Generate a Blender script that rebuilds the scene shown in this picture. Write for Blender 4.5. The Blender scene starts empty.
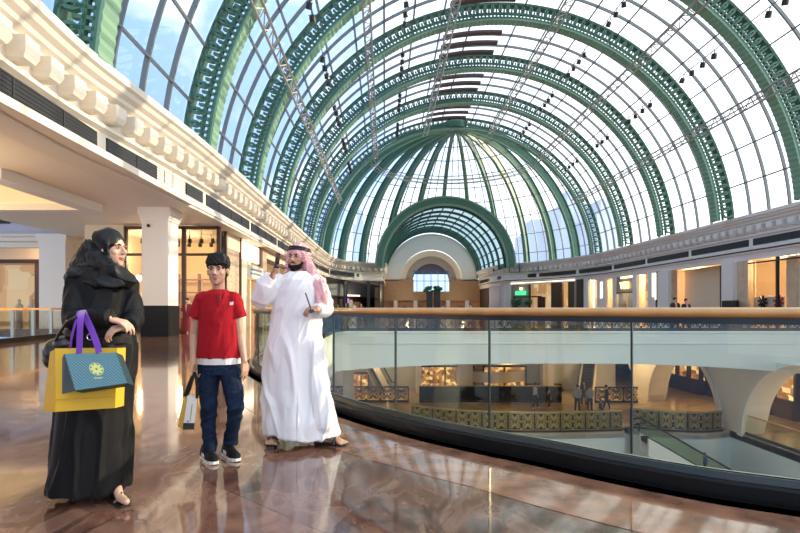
import bpy, bmesh, math, random
from mathutils import Vector, Matrix, noise
from math import sin, cos, pi, radians, sqrt, atan2
C = bpy.context.scene.collection
S = bpy.context.scene
random.seed(7)
F = 530.0; VX = 385.0; VY = 308.0; H = 1.17
def W(u, v, d): return Vector(((u - VX) / F * d, d, H - (v - VY) / F * d))
V = Vector

# ---------------------------------------------------------------- materials
def mat(name, col, rough=.5, metal=0., spec=.5, emit=None, es=1., coat=0., bump=None, var=None, sheen=0.):
    m = bpy.data.materials.new(name); m.use_nodes = True
    nt = m.node_tree; b = nt.nodes['Principled BSDF']
    b.inputs['Base Color'].default_value = (*col, 1); b.inputs['Roughness'].default_value = rough
    b.inputs['Metallic'].default_value = metal; b.inputs['Specular IOR Level'].default_value = spec
    b.inputs['Coat Weight'].default_value = coat; b.inputs['Coat Roughness'].default_value = .05
    b.inputs['Sheen Weight'].default_value = sheen
    if emit: b.inputs['Emission Color'].default_value = (*emit, 1); b.inputs['Emission Strength'].default_value = es
    tc = nt.nodes.new('ShaderNodeTexCoord')
    if var:      # (scale, amount) gentle colour mottling
        n = nt.nodes.new('ShaderNodeTexNoise'); n.inputs['Scale'].default_value = var[0]; n.inputs['Detail'].default_value = 4
        nt.links.new(tc.outputs['Object'], n.inputs['Vector'])
        r = nt.nodes.new('ShaderNodeValToRGB'); a = var[1]
        r.color_ramp.elements[0].position = .3; r.color_ramp.elements[1].position = .7
        r.color_ramp.elements[0].color = (*[c * (1 - a) for c in col], 1); r.color_ramp.elements[1].color = (*[min(1, c * (1 + a)) for c in col], 1)
        nt.links.new(n.outputs['Fac'], r.inputs['Fac']); nt.links.new(r.outputs['Color'], b.inputs['Base Color'])
    if bump:     # (scale, strength)
        n = nt.nodes.new('ShaderNodeTexNoise'); n.inputs['Scale'].default_value = bump[0]; n.inputs['Detail'].default_value = 3
        nt.links.new(tc.outputs['Object'], n.inputs['Vector'])
        k = nt.nodes.new('ShaderNodeBump'); k.inputs['Strength'].default_value = bump[1]; k.inputs['Distance'].default_value = .02
        nt.links.new(n.outputs['Fac'], k.inputs['Height']); nt.links.new(k.outputs['Normal'], b.inputs['Normal'])
    return m
def glass(name, tint, refl=.5, rough=0., ior=1.45, milky=0., mcol=(1, 1, 1)):
    m = bpy.data.materials.new(name); m.use_nodes = True; nt = m.node_tree
    nt.nodes.remove(nt.nodes['Principled BSDF']); out = nt.nodes['Material Output']
    t = nt.nodes.new('ShaderNodeBsdfTransparent'); t.inputs[0].default_value = (*tint, 1)
    g = nt.nodes.new('ShaderNodeBsdfGlossy'); g.inputs['Roughness'].default_value = rough
    f = nt.nodes.new('ShaderNodeLayerWeight'); f.inputs[0].default_value = .5
    pw = nt.nodes.new('ShaderNodeMath'); pw.operation = 'POWER'; pw.inputs[1].default_value = 4; nt.links.new(f.outputs['Facing'], pw.inputs[0])
    mu = nt.nodes.new('ShaderNodeMath'); mu.operation = 'MULTIPLY_ADD'; mu.inputs[1].default_value = refl * .8; mu.inputs[2].default_value = refl * .05
    nt.links.new(pw.outputs[0], mu.inputs[0])
    mx = nt.nodes.new('ShaderNodeMixShader'); nt.links.new(mu.outputs[0], mx.inputs[0])
    src = t.outputs[0]
    if milky:
        d = nt.nodes.new('ShaderNodeBsdfTranslucent'); d.inputs[0].default_value = (*mcol, 1)
        m2 = nt.nodes.new('ShaderNodeMixShader'); m2.inputs[0].default_value = milky
        nt.links.new(t.outputs[0], m2.inputs[1]); nt.links.new(d.outputs[0], m2.inputs[2]); src = m2.outputs[0]
    nt.links.new(src, mx.inputs[1]); nt.links.new(g.outputs[0], mx.inputs[2]); nt.links.new(mx.outputs[0], out.inputs[0])
    return m
def marble():
    m = bpy.data.materials.new('polished_marble'); m.use_nodes = True; nt = m.node_tree; N = nt.nodes.new; L = nt.links.new
    b = nt.nodes['Principled BSDF']; tc = N('ShaderNodeTexCoord')
    mp = N('ShaderNodeMapping'); mp.inputs['Rotation'].default_value = (0, 0, .6); mp.inputs['Scale'].default_value = (1, .45, 1); L(tc.outputs['Object'], mp.inputs[0])
    n1 = N('ShaderNodeTexNoise'); n1.inputs['Scale'].default_value = 1.6; n1.inputs['Detail'].default_value = 9; n1.inputs['Distortion'].default_value = 2.2; L(mp.outputs[0], n1.inputs['Vector'])
    r1 = N('ShaderNodeValToRGB'); e = r1.color_ramp.elements
    e[0].position = .25; e[0].color = (.10, .045, .032, 1); e[1].position = .72; e[1].color = (.36, .25, .19, 1)
    for p, c in ((.42, (.18, .09, .065, 1)), (.52, (.26, .155, .115, 1)), (.60, (.20, .11, .085, 1))):
        x = e.new(p); x.color = c
    L(n1.outputs['Fac'], r1.inputs[0])
    # thin dark veins
    n2 = N('ShaderNodeTexNoise'); n2.inputs['Scale'].default_value = 1.1; n2.inputs['Detail'].default_value = 7; n2.inputs['Distortion'].default_value = 1.2; L(mp.outputs[0], n2.inputs['Vector'])
    s = N('ShaderNodeMath'); s.operation = 'SUBTRACT'; s.inputs[1].default_value = .5; L(n2.outputs['Fac'], s.inputs[0])
    a = N('ShaderNodeMath'); a.operation = 'ABSOLUTE'; L(s.outputs[0], a.inputs[0])
    r2 = N('ShaderNodeValToRGB'); r2.color_ramp.elements[0].position = .0; r2.color_ramp.elements[0].color = (.30, .24, .24, 1); r2.color_ramp.elements[1].position = .02; r2.color_ramp.elements[1].color = (1, 1, 1, 1)
    L(a.outputs[0], r2.inputs[0])
    mul = N('ShaderNodeMix'); mul.data_type = 'RGBA'; mul.blend_type = 'MULTIPLY'; mul.inputs[0].default_value = .8
    L(r1.outputs[0], mul.inputs[6]); L(r2.outputs[0], mul.inputs[7])
    # large slabs of slightly different tone, thin joints
    mb = N('ShaderNodeMapping'); mb.inputs['Rotation'].default_value = (0, 0, .75); L(tc.outputs['Object'], mb.inputs[0])
    br = N('ShaderNodeTexBrick'); br.offset = .5; br.inputs['Scale'].default_value = 1; br.inputs['Brick Width'].default_value = 3.6; br.inputs['Row Height'].default_value = 1.8
    br.inputs['Mortar Size'].default_value = .006; br.inputs['Color1'].default_value = (.62, .56, .54, 1); br.inputs['Color2'].default_value = (1.25, 1.12, 1.0, 1); br.inputs['Mortar'].default_value = (.35, .3, .28, 1)
    L(mb.outputs[0], br.inputs['Vector'])
    m3 = N('ShaderNodeMix'); m3.data_type = 'RGBA'; m3.blend_type = 'MULTIPLY'; m3.inputs[0].default_value = .85
    L(mul.outputs[2], m3.inputs[6]); L(br.outputs['Color'], m3.inputs[7]); L(m3.outputs[2], b.inputs['Base Color'])
    b.inputs['Roughness'].default_value = .09; b.inputs['Specular IOR Level'].default_value = .75
    b.inputs['Coat Weight'].default_value = .35; b.inputs['Coat Roughness'].default_value = .04
    return m
M = {}
M['marble'] = marble()
M['border'] = mat('red_marble_border', (.27, .13, .08), .08, spec=.7, var=(5, .45), coat=.3)
M['white'] = mat('warm_white_plaster', (.80, .76, .69), .55)
M['cornice'] = mat('cream_plaster_cornice', (.74, .68, .58), .6)
M['cornice2'] = mat('lightened_plaster_cornice', (.88, .85, .80), .6)  # cornice plaster lightened to make up for weak light on the right
M['pierwhite'] = mat('off_white_shop_front', (.86, .83, .78), .5)
M['wallwhite'] = mat('white_painted_wall', (.70, .72, .69), .5, var=(.5, .03))
M['beige'] = mat('beige_stone', (.66, .50, .34), .45, var=(2, .12))
M['cream'] = mat('cream_wall', (.80, .68, .50), .6)
M['lav'] = mat('lavender_grey_plaster', (.55, .55, .66), .6)
M['ceil'] = mat('ceiling_plaster', (.80, .72, .60), .7)
M['green'] = mat('green_painted_steel', (.06, .17, .115), .45, var=(3, .15))
M['green2'] = mat('pale_green_painted_steel', (.20, .36, .24), .5)
M['greend'] = mat('deep_green_steel', (.03, .10, .07), .5)
M['bar'] = mat('grey_glazing_bar', (.17, .19, .19), .4, metal=.3)
M['truss'] = mat('aluminium_truss', (.42, .41, .37), .4, metal=.5)
M['roofglass'] = glass('roof_glass', (.93, .96, .98), .5, milky=.08)
M['black'] = mat('black_metal', (.012, .012, .012), .35)
M['blackgloss'] = mat('black_polished_granite', (.008, .008, .008), .28, spec=.2)
M['dkbrown'] = mat('dark_brown_frame', (.07, .035, .02), .4)
M['blade'] = mat('dark_grille_blade', (.03, .03, .032), .5)
M['louvre'] = mat('bronze_louvre', (.10, .065, .06), .5)
M['iron'] = mat('wrought_iron', (.018, .017, .016), .4, metal=.4)
M['ironbrass'] = mat('aged_brass_scroll', (.42, .30, .12), .4, metal=.6)
M['rail'] = mat('honey_wood_handrail', (.62, .32, .10), .28, coat=.5, var=(6, .12))
M['balglass'] = glass('greenish_balustrade_glass', (.90, .935, .875), .7)
M['joint'] = mat('dark_glass_joint', (.012, .02, .02), .3)
M['steel'] = mat('brushed_steel', (.55, .55, .52), .3, metal=1.)
M['shopglass'] = glass('shop_glass', (.92, .9, .86), .6)
M['warmwall'] = mat('honey_shop_wall', (.85, .58, .30), .6, var=(1.5, .25))
M['goods'] = mat('shelf_goods', (.75, .35, .16), .6, var=(9, .6))
M['wood'] = mat('tan_wood_panel', (.40, .23, .11), .45, var=(3, .15))
M['lit'] = mat('lit_lamp_panel', (1, .9, .7), .5, emit=(1, .72, .38), es=4)
M['litwhite'] = mat('lit_white_panel', (1, .95, .85), .5, emit=(1, .86, .66), es=2.5)
M['gold'] = mat('lit_gold_letters', (1, .8, .3), .4, emit=(1, .72, .2), es=5)
M['greenlit'] = mat('lit_green_sign', (.1, .7, .3), .4, emit=(.05, .9, .3), es=1.6)
M['purplelit'] = mat('lit_purple_sign', (.5, .2, .9), .4, emit=(.4, .15, .9), es=2)
M['leaf'] = mat('green_foliage', (.02, .13, .05), .6)
M['skin'] = mat('skin', (.62, .35, .23), .5, var=(20, .06))
M['esc'] = mat('escalator_steps', (.015, .015, .017), .6, spec=.2)
M['tower'] = mat('haze_tinted_tower', (.58, .68, .78), .5, var=(.02, .1))  # distance haze is mixed into this pale blue base colour
M['darkint'] = mat('dark_interior', (.05, .03, .02), .6, var=(2, .4))
M['floor2'] = mat('lower_walkway_stone', (.50, .38, .22), .18, var=(1.5, .15), spec=.6)
M['stone'] = mat('patterned_stone_facade', (.60, .45, .30), .5, var=(7, .35))

# ---------------------------------------------------------------- mesh builder
class MB:
    def __init__(s): s.v = []; s.f = []
    def add(s, vs, fs):
        o = len(s.v); s.v += [tuple(p) for p in vs]; s.f += [tuple(i + o for i in q) for q in fs]
    def box(s, x0, x1, y0, y1, z0, z1):
        s.add([(x, y, z) for x in (x0, x1) for y in (y0, y1) for z in (z0, z1)],
              [(0, 1, 3, 2), (4, 6, 7, 5), (0, 4, 5, 1), (2, 3, 7, 6), (0, 2, 6, 4), (1, 5, 7, 3)]); return s
    def obox(s, c, ax, ay, az):      # centre and three half vectors
        c = V(c); ax, ay, az = V(ax), V(ay), V(az)
        s.add([c + i * ax + j * ay + k * az for i in (-1, 1) for j in (-1, 1) for k in (-1, 1)],
              [(0, 1, 3, 2), (4, 6, 7, 5), (0, 4, 5, 1), (2, 3, 7, 6), (0, 2, 6, 4), (1, 5, 7, 3)]); return s
    def bar(s, p0, p1, w, h, up=(0, 0, 1)):
        p0, p1 = V(p0), V(p1); d = p1 - p0; L = d.length
        if L < 1e-6: return s
        d /= L; sd = d.cross(V(up))
        if sd.length < 1e-4: sd = d.cross(V((1, 0, 0)))
        sd.normalize(); u = sd.cross(d)
        return s.obox((p0 + p1) / 2, d * L / 2, sd * w / 2, u * h / 2)
    def loft(s, rings, closed=False, caps=True):
        o = len(s.v); n = len(rings[0])
        for r in rings: s.v += [tuple(p) for p in r]
        m = len(rings)
        for i in range(m if closed else m - 1):
            a, b = o + i * n, o + ((i + 1) % m) * n
            for j in range(n):
                k = (j + 1) % n; s.f.append((a + j, a + k, b + k, b + j))
        if caps and not closed:
            s.f.append(tuple(range(o + n - 1, o - 1, -1))); s.f.append(tuple(o + (m - 1) * n + j for j in range(n)))
        return s
    def tube(s, pts, r, n=8, closed=False):
        pts = [V(p) for p in pts]; rr = r if isinstance(r, (list, tuple)) else [r] * len(pts)
        m = len(pts); rings = []; ref = None
        for i, p in enumerate(pts):
            a = pts[(i - 1) % m] if (closed or i > 0) else p; b = pts[(i + 1) % m] if (closed or i < m - 1) else p
            t = (b - a).normalized()
            if ref is None: ref = V((0, 0, 1)) if abs(t.z) < .9 else V((1, 0, 0))
            x = (ref - t * ref.dot(t)).normalized(); ref = x; y = t.cross(x)
            rings.append([p + (x * cos(2 * pi * k / n) + y * sin(2 * pi * k / n)) * rr[i] for k in range(n)])
        return s.loft(rings, closed)
    def sweep(s, path, prof, closed_prof=True):    # path: xy points, prof: (offset to the left of travel, z)
        rings = []
        for i, p in enumerate(path):
            a = V(path[max(i - 1, 0)][:2]); b = V(path[min(i + 1, len(path) - 1)][:2]); q = V(p[:2])
            d1 = (q - a).normalized() if i > 0 else (b - q).normalized(); d2 = (b - q).normalized() if i < len(path) - 1 else d1
            t = (d1 + d2).normalized(); nn = V((-t.y, t.x)); k = 1 / max(.35, nn.dot(V((-d1.y, d1.x))))
            rings.append([(q.x + nn.x * o * k, q.y + nn.y * o * k, z) for o, z in prof])
        return s.loft(rings) if closed_prof else s.strip(rings)
    def strip(s, rings):
        o = len(s.v); n = len(rings[0])
        for r in rings: s.v += [tuple(p) for p in r]
        for i in range(len(rings) - 1):
            for j in range(n - 1):
                a = o + i * n + j; s.f.append((a, a + 1, a + n + 1, a + n))
        return s
    def ell(s, c, r, R=None, nu=14, nv=9):
        c = V(c); R = R or Matrix.Identity(3); o = len(s.v)
        s.v.append(tuple(c + R @ V((0, 0, r[2]))))
        for i in range(1, nv):
            t = pi * i / nv
            for j in range(nu):
                a = 2 * pi * j / nu; s.v.append(tuple(c + R @ V((r[0] * sin(t) * cos(a), r[1] * sin(t) * sin(a), r[2] * cos(t)))))
        s.v.append(tuple(c + R @ V((0, 0, -r[2])))); last = len(s.v) - 1
        for j in range(nu):
            k = (j + 1) % nu; s.f.append((o, o + 1 + j, o + 1 + k)); b = o + 1 + (nv - 2) * nu; s.f.append((last, b + k, b + j))
            for i in range(nv - 2):
                a = o + 1 + i * nu; s.f.append((a + j, a + nu + j, a + nu + k, a + k))
        return s
    def cap(s, p0, p1, r0, r1=None, n=12):       # tapered capsule
        r1 = r0 if r1 is None else r1; p0, p1 = V(p0), V(p1); d = p1 - p0
        if d.length < 1e-5: return s.ell(p0, (r0,) * 3)
        d.normalize(); ref = V((0, 0, 1)) if abs(d.z) < .9 else V((1, 0, 0)); x = d.cross(ref).normalized(); y = d.cross(x)
        rings = []
        for (p, r, angs) in ((p0, r0, (-80, -50, -25, 0)), (p1, r1, (0, 25, 50, 80))):
            for a in angs:
                a = radians(a); c = p + d * r * sin(a); q = r * cos(a)
                rings.append([c + (x * cos(2 * pi * k / n) + y * sin(2 * pi * k / n)) * q for k in range(n)])
        return s.loft(rings)
    def lathe(s, c, prof, n=16):
        c = V(c); return s.loft([[c + V((r * cos(2 * pi * k / n), r * sin(2 * pi * k / n), z)) for k in range(n)] for r, z in prof])
    def arc(s, R0, R1, y0, y1, a0, a1, n, rad=None):   # curved bar in the xz plane
        rings = []
        for i in range(n + 1):
            a = a0 + (a1 - a0) * i / n; k = rad(i) if rad else 0
            c, q = cos(a), sin(a); rings.append([((R0 + k) * c, y0, (R0 + k) * q), (R1 * c, y0, R1 * q), (R1 * c, y1, R1 * q), ((R0 + k) * c, y1, (R0 + k) * q)])
        return s.loft(rings)
    def mesh(s, name, off=V((0, 0, 0)), smooth=False):
        me = bpy.data.meshes.new(name); me.from_pydata([(p[0] - off[0], p[1] - off[1], p[2] - off[2]) for p in s.v], [], s.f)
        bm = bmesh.new(); bm.from_mesh(me); bmesh.ops.recalc_face_normals(bm, faces=bm.faces); bm.to_mesh(me); bm.free()
        if smooth: me.polygons.foreach_set('use_smooth', [True] * len(me.polygons))
        return me
    def build(s, name, m, parent=None, smooth=False, off=None, remesh=None, it=4, disp=None):
        if off is None: off = parent_loc(parent)
        me = s.mesh(name, off, smooth)
        for mm in (m if isinstance(m, list) else [m]): me.materials.append(mm)
        if remesh:
            t = bpy.data.objects.new('tmp', me); C.objects.link(t)
            r = t.modifiers.new('r', 'REMESH'); r.mode = 'VOXEL'; r.voxel_size = remesh; r.use_smooth_shade = True
            q = t.modifiers.new('s', 'SMOOTH'); q.factor = .5; q.iterations = it
            bpy.context.view_layer.update(); dg = bpy.context.evaluated_depsgraph_get()
            me2 = bpy.data.meshes.new_from_object(t.evaluated_get(dg)); bpy.data.objects.remove(t)
            me = me2; me.name = name
            if not me.materials: me.materials.append(m)
            if disp:
                nn = [v.normal.copy() for v in me.vertices]
                for v, q_ in zip(me.vertices, nn): v.co = v.co + q_ * disp(v.co + off, q_)
                me.update()
            me.polygons.foreach_set('use_smooth', [True] * len(me.polygons))
        o = bpy.data.objects.new(name, me); C.objects.link(o); o.parent = parent
        if parent is None and off != V((0, 0, 0)): o.location = off
        return o
def parent_loc(p):
    t = V((0, 0, 0))
    while p is not None: t = t + V(p.location); p = p.parent
    return t
def tag(o, label, cat, group=None, kind=None):
    o['label'] = label; o['category'] = cat
    if group: o['group'] = group
    if kind: o['kind'] = kind
    return o
def thing(name, loc, label, cat, group=None):
    o = bpy.data.objects.new(name, None); C.objects.link(o); o.location = loc; o.empty_display_size = .1
    return tag(o, label, cat, group)
def struct(o, label=None):
    o['kind'] = 'structure'
    if label: o['label'] = label
    return o
def copy_tree(o, parent=None):
    c = o.copy(); C.objects.link(c); c.parent = parent
    for ch in list(o.children): copy_tree(ch, c)
    return c
def poly_slab(pts, z0, z1):
    from mathutils.geometry import tessellate_polygon
    tri = tessellate_polygon([[V((x, y, 0)) for x, y in pts]]); n = len(pts); m = MB()
    m.v = [(x, y, z1) for x, y in pts] + [(x, y, z0) for x, y in pts]
    m.f = [tuple(t) for t in tri] + [tuple(i + n for i in t) for t in tri] + [(i, (i + 1) % n, (i + 1) % n + n, i + n) for i in range(n)]
    return m
def smooth_path(pts, k=6):
    out = []; n = len(pts)
    for i in range(n - 1):
        p0, p1, p2, p3 = (V(pts[max(i - 1, 0)]), V(pts[i]), V(pts[i + 1]), V(pts[min(i + 2, n - 1)]))
        for j in range(k):
            t = j / k; q = .5 * ((2 * p1) + (-p0 + p2) * t + (2 * p0 - 5 * p1 + 4 * p2 - p3) * t * t + (-p0 + 3 * p1 - 3 * p2 + p3) * t ** 3); out.append(tuple(q))
    out.append(tuple(pts[-1])); return out
def resample(path, step):
    out = [V(path[0])]; acc = 0
    for a, b in zip(path, path[1:]):
        a, b = V(a), V(b); L = (b - a).length; t = step - acc
        while t <= L: out.append(a + (b - a) * t / L); t += step
        acc = (acc + L) % step if L >= 0 else acc
        acc = L - (t - step) if t - step > -1 else acc
    return out

def ridge(p, d, sc, amp, seed=0., w=.35):
    """soft cloth folds running along direction d: crumpled, never a straight pipe"""
    d = V(d).normalized(); a = p.dot(d); q = (p - d * a) * sc + d * (a * sc * .22); q = q + V((seed, seed * .7, -seed))
    q = q + V(noise.noise_vector(p * sc * .35 + V((seed, 0, 0)))) * w
    n = noise.noise(q); return amp * (1 - min(1, abs(n) * 3.2) - .35)
# ================================================================ SETTING: upper floor
RAIL = smooth_path([(9.0, .75), (6.0, 1.35), (4.0, 2.15), (2.39, 3.05), (1.97, 3.3), (1.5, 3.69), (1.17, 4.02), (.78, 4.36), (.23, 4.92), (-.565, 6.0), (-1.98, 8.6), (-2.65, 10.3), (-3.0, 12.5), (-3.05, 15.5), (-2.75, 18.5), (-2.6, 20.5)], 5)
def offset_path(path, o):
    m = MB(); m.sweep([tuple(p) for p in path], [(o, 0), (o, 1)], False); return [(p[0], p[1]) for p in m.v[::2]]
EDGE = offset_path(RAIL, -.2)
edge_left = [(-2.55, 22), (-2.5, 26.4), (-2.2, 26.9), (-1.7, 27.0)]
hole_left = [(-32, 29.5), (-13.5, 29.5), (-13.4, 22.6), (-12.7, 17.4), (-12.4, 13), (-12.6, 10), (-32, 10)]
outline = [(-32, -8), (9.5, -8)] + EDGE[:-1] + edge_left + [(40, 27.0), (40, 112), (-32, 112)] + hole_left
struct(poly_slab(outline, -.45, 0).build('floor', M['marble']), 'polished brown veined marble floor')
fl = bpy.data.objects['floor']
b = MB(); R2 = [tuple(p) for p in RAIL]; b.sweep(R2, [(.12, .0005), (.12, .003), (.82, .003), (.82, .0005)]); o = b.build('border_inlay', M['border'], fl)
# ---- lower level (gallery 5.9 m below)
ZL = -5.9
E = smooth_path([(-5.0, 38.5), (-2.7, 36), (1.0, 33), (3.3, 31.2), (6, 30.4), (8.8, 30.1), (13.8, 30.5)], 4)
E2 = smooth_path([(14.5, 31.3), (16.5, 30.3), (18.3, 30.1), (20, 30.7)], 4)
low = [(-32, 38.5)] + E + [(13.85, 31.6), (14.45, 31.6)] + E2 + [(20, 30.5), (20, 4), (40, 4), (40, 112), (-32, 112)]
struct(poly_slab(low, ZL - .4, ZL).build('floor_lower', M['floor2']), 'beige stone floor of the gallery below')
m = MB(); m.sweep(list(reversed(E)), [(0, ZL - .1), (0, ZL - 6), (-.3, ZL - 6), (-.3, ZL - .1)])
m.sweep(list(reversed(E2)), [(0, ZL - .1), (0, ZL - 6), (-.3, ZL - 6), (-.3, ZL - .1)]); m.box(13.7, 14.7, 31.6, 31.9, ZL - 6, ZL - .1)
struct(m.build('wall_below_gallery', M['wallwhite']))
m = MB(); m.box(20, 20.3, 4, 30.7, ZL - 6, ZL - .05); m.box(19.96, 20, 22, 29.6, -8.35, -7.95); struct(m.build('wall_below_side', M['wallwhite']))
m = MB(); m.box(19.93, 19.99, 20, 29.4, -8.3, -8.0); struct(m.build('trim_dark_slot', M['black']))
struct(MB().box(-32, 40, -8, 112, -12.3, -12).build('floor_ground', M['floor2']))
struct(MB().box(-32, 40, 37, 112, -1.75, -1.6).build('ceiling_lower', M['ceil']))
# ---- fascia of the upper slab round the void
def fz(x):   # underside of the far fascia: a flat segmental arch
    t = (x - 8.5) / 12.; return -1.66 - .5 * max(0, abs(t) - .15) ** 2 * 1.25
m = MB(); n = 60; xs = [-2.0 + 42 * i / n for i in range(n + 1)]
m.loft([[(x, 26.96, 0), (x, 26.96, fz(x)), (x, 27.6, fz(x)), (x, 27.6, 0)] for x in xs])
m.loft([[(x, 26.9, .0), (x, 26.9, -.10), (x, 27.0, -.14), (x, 27.0, .0)] for x in (-1.9, 40)])
m.loft([[(x, 26.91, -.60), (x, 26.91, -.66), (x, 27.0, -.70), (x, 27.0, -.58)] for x in (-2.2, 40)])
struct(m.build('wall_far_fascia', M['wallwhite']), 'white fascia of the slab across the void')
m = MB(); L2 = EDGE[-26:-1] + edge_left
m.sweep(list(L2), [(-.03, 0), (-.03, -2.0), (.35, -2.0), (.35, 0)]); m.box(-3.6, -2.45, 20.5, 21.7, -12, -.45)
m.sweep(L2, [(-.12, 0), (-.12, -.12), (-.02, -.16), (-.02, 0)])
struct(m.build('wall_near_fascia', M['wallwhite']))
m = MB(); m.sweep(EDGE[:-20], [(-.03, 0), (-.03, -2.0), (.35, -2.0), (.35, 0)]); struct(m.build('wall_void_fascia', M['wallwhite']))
# ---- lower right arcade wall, x = 20, arches along y
def arcade(name, x0, x1, arches, y0, y1, top):
    m = MB(); ys = [y0 + (y1 - y0) * i / 200 for i in range(201)]
    def zl(y):
        for yc, R in arches:
            if abs(y - yc) < R: return ZL - .1 + sqrt(R * R - (y - yc) ** 2)
        return ZL
    m.loft([[(x0, y, min(top - .02, zl(y))), (x1, y, min(top - .02, zl(y))), (x1, y, top), (x0, y, top)] for y in ys])
    for yc, R in arches:     # raised archivolt
        r = []
        for i in range(41):
            a = pi * i / 40; r.append([(x0 - .12, yc + R * cos(a), ZL - .1 + R * sin(a)), (x0 - .12, yc + (R + .35) * cos(a), ZL - .1 + (R + .35) * sin(a)), (x0 + .02, yc + (R + .35) * cos(a), ZL - .1 + (R + .35) * sin(a)), (x0 + .02, yc + R * cos(a), ZL - .1 + R * sin(a))])
        m.loft([[(p[0], p[1], min(p[2], top)) for p in q] for q in r])
    struct(m.build(name, M['white']))
arcade('wall_arcade', 20.0, 21.3, [(25.2, 4.4), (35.9, 4.2), (46.6, 4.2), (57, 4.2)], 5, 62, -1.6)
m = MB(); m.box(26, 26.3, 4, 70, ZL, -1.6); struct(m.build('wall_lower_shops', M['darkint']))
# ================================================================ cornices
PL = smooth_path([(-6.2, -8), (-6.7, 0), (-7.3, 7), (-7.6, 11), (-7.75, 14), (-7.6, 17), (-7.35, 22), (-7.3, 30), (-7.3, 45), (-7.2, 62), (-6.9, 70), (-5.6, 75.5), (-3, 79)], 4) + [(.3, 80.5), (.5, 90), (.5, 101)]
PR = smooth_path([(26.5, -8), (26.5, 30), (26.5, 60), (26.2, 66), (24.5, 73), (21.5, 79)], 5) + [(18.0, 82.5), (17.3, 90), (17.2, 101)]
prof = [(0, 8.0), (0, 7.78), (.10, 7.72), (.16, 7.60), (.30, 7.50), (.34, 7.40), (.52, 7.28), (.52, 7.2), (.72, 7.14), (.72, 6.62), (.55, 6.56), (.55, 6.46), (.72, 6.38), (.72, 5.72), (.58, 5.68), (.5, 5.62), (.5, 5.25), (1.3, 5.25), (1.3, 8.0)]
def sgn(path, s): return [tuple(p) for p in path]
def cornice(name, path, side, label, cm):
    P_ = [(s * side, z) for s, z in prof]
    c = struct(MB().sweep(path, P_).build(name, M[cm]), label)
    d = MB(); pts = resample([p[:2] for p in path], 1.0)
    for i, p in enumerate(pts[1:-1], 1):
        t = (pts[i + 1] - pts[i - 1]).normalized(); nn = V((-t.y, t.x)) * side; t3 = V((t.x, t.y, 0)); n3 = V((nn.x, nn.y, 0)); up = V((0, 0, 1))
        q = V((p.x, p.y, 0)) + n3 * .50
        rings = []
        for z, w, dd in ((7.20, .27, .24), (6.86, .27, .24), (6.72, .22, .19), (6.67, .15, .12)):
            c0 = q + up * z + n3 * (.24 - dd) * .5
            rings.append([c0 - t3 * w - n3 * dd, c0 + t3 * w - n3 * dd, c0 + t3 * w + n3 * .24, c0 - t3 * w + n3 * .24])
        d.loft(rings)
    d.build('dentil_row', M[cm], c)
    # rows of slotted air grilles in the frieze
    pts = resample([p[:2] for p in path], 7.9)
    for i in range(len(pts) - 1):
        a, b_ = pts[i], pts[i + 1]; dv = (b_ - a); L = dv.length; dv.normalize(); nn = V((-dv.y, dv.x)) * side; n3 = V((nn.x, nn.y, 0))
        a3 = V((a.x, a.y, 0)) + n3 * .70; b3 = V((b_.x, b_.y, 0)) + n3 * .70; t3 = V((dv.x, dv.y, 0))
        g = MB(); g.bar(a3 + t3 * .25 + V((0, 0, 6.03)), b3 - t3 * .25 + V((0, 0, 6.03)), .06, .5)
        vg = g.build('air_grille', M['black'], c)
        g = MB()
        for k in range(5): g.bar(a3 + t3 * .27 - n3 * .035 + V((0, 0, 5.83 + .1 * k)), b3 - t3 * .27 - n3 * .035 + V((0, 0, 5.83 + .1 * k)), .02, .008)
        for q_ in (.25, .5, .75): c_ = a3 + (b3 - a3) * q_ - n3 * .04; g.bar(c_ + V((0, 0, 5.8)), c_ + V((0, 0, 6.26)), .03, .02)
        g.build('grille_blade', M['blade'], vg)
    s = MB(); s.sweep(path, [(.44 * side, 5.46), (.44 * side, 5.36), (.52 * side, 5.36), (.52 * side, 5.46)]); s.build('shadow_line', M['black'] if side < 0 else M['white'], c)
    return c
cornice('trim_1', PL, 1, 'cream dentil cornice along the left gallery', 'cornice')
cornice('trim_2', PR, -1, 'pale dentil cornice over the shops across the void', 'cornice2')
# roof skirt between cornice and glass
XC, ZC, RO, Y0 = 8.85, 6.6, 18.0, 66.5
m = MB(); m.sweep(PL, [(1.2, 7.9), (1.2, 8.0), (4.5, 8.0), (4.5, 7.9)]); struct(m.build('trim_3', M['white']))
m = MB(); m.sweep(PR, [(-1.2, 7.9), (-1.2, 8.0), (-4.5, 8.0), (-4.5, 7.9)]); struct(m.build('trim_4', M['white']))
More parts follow.
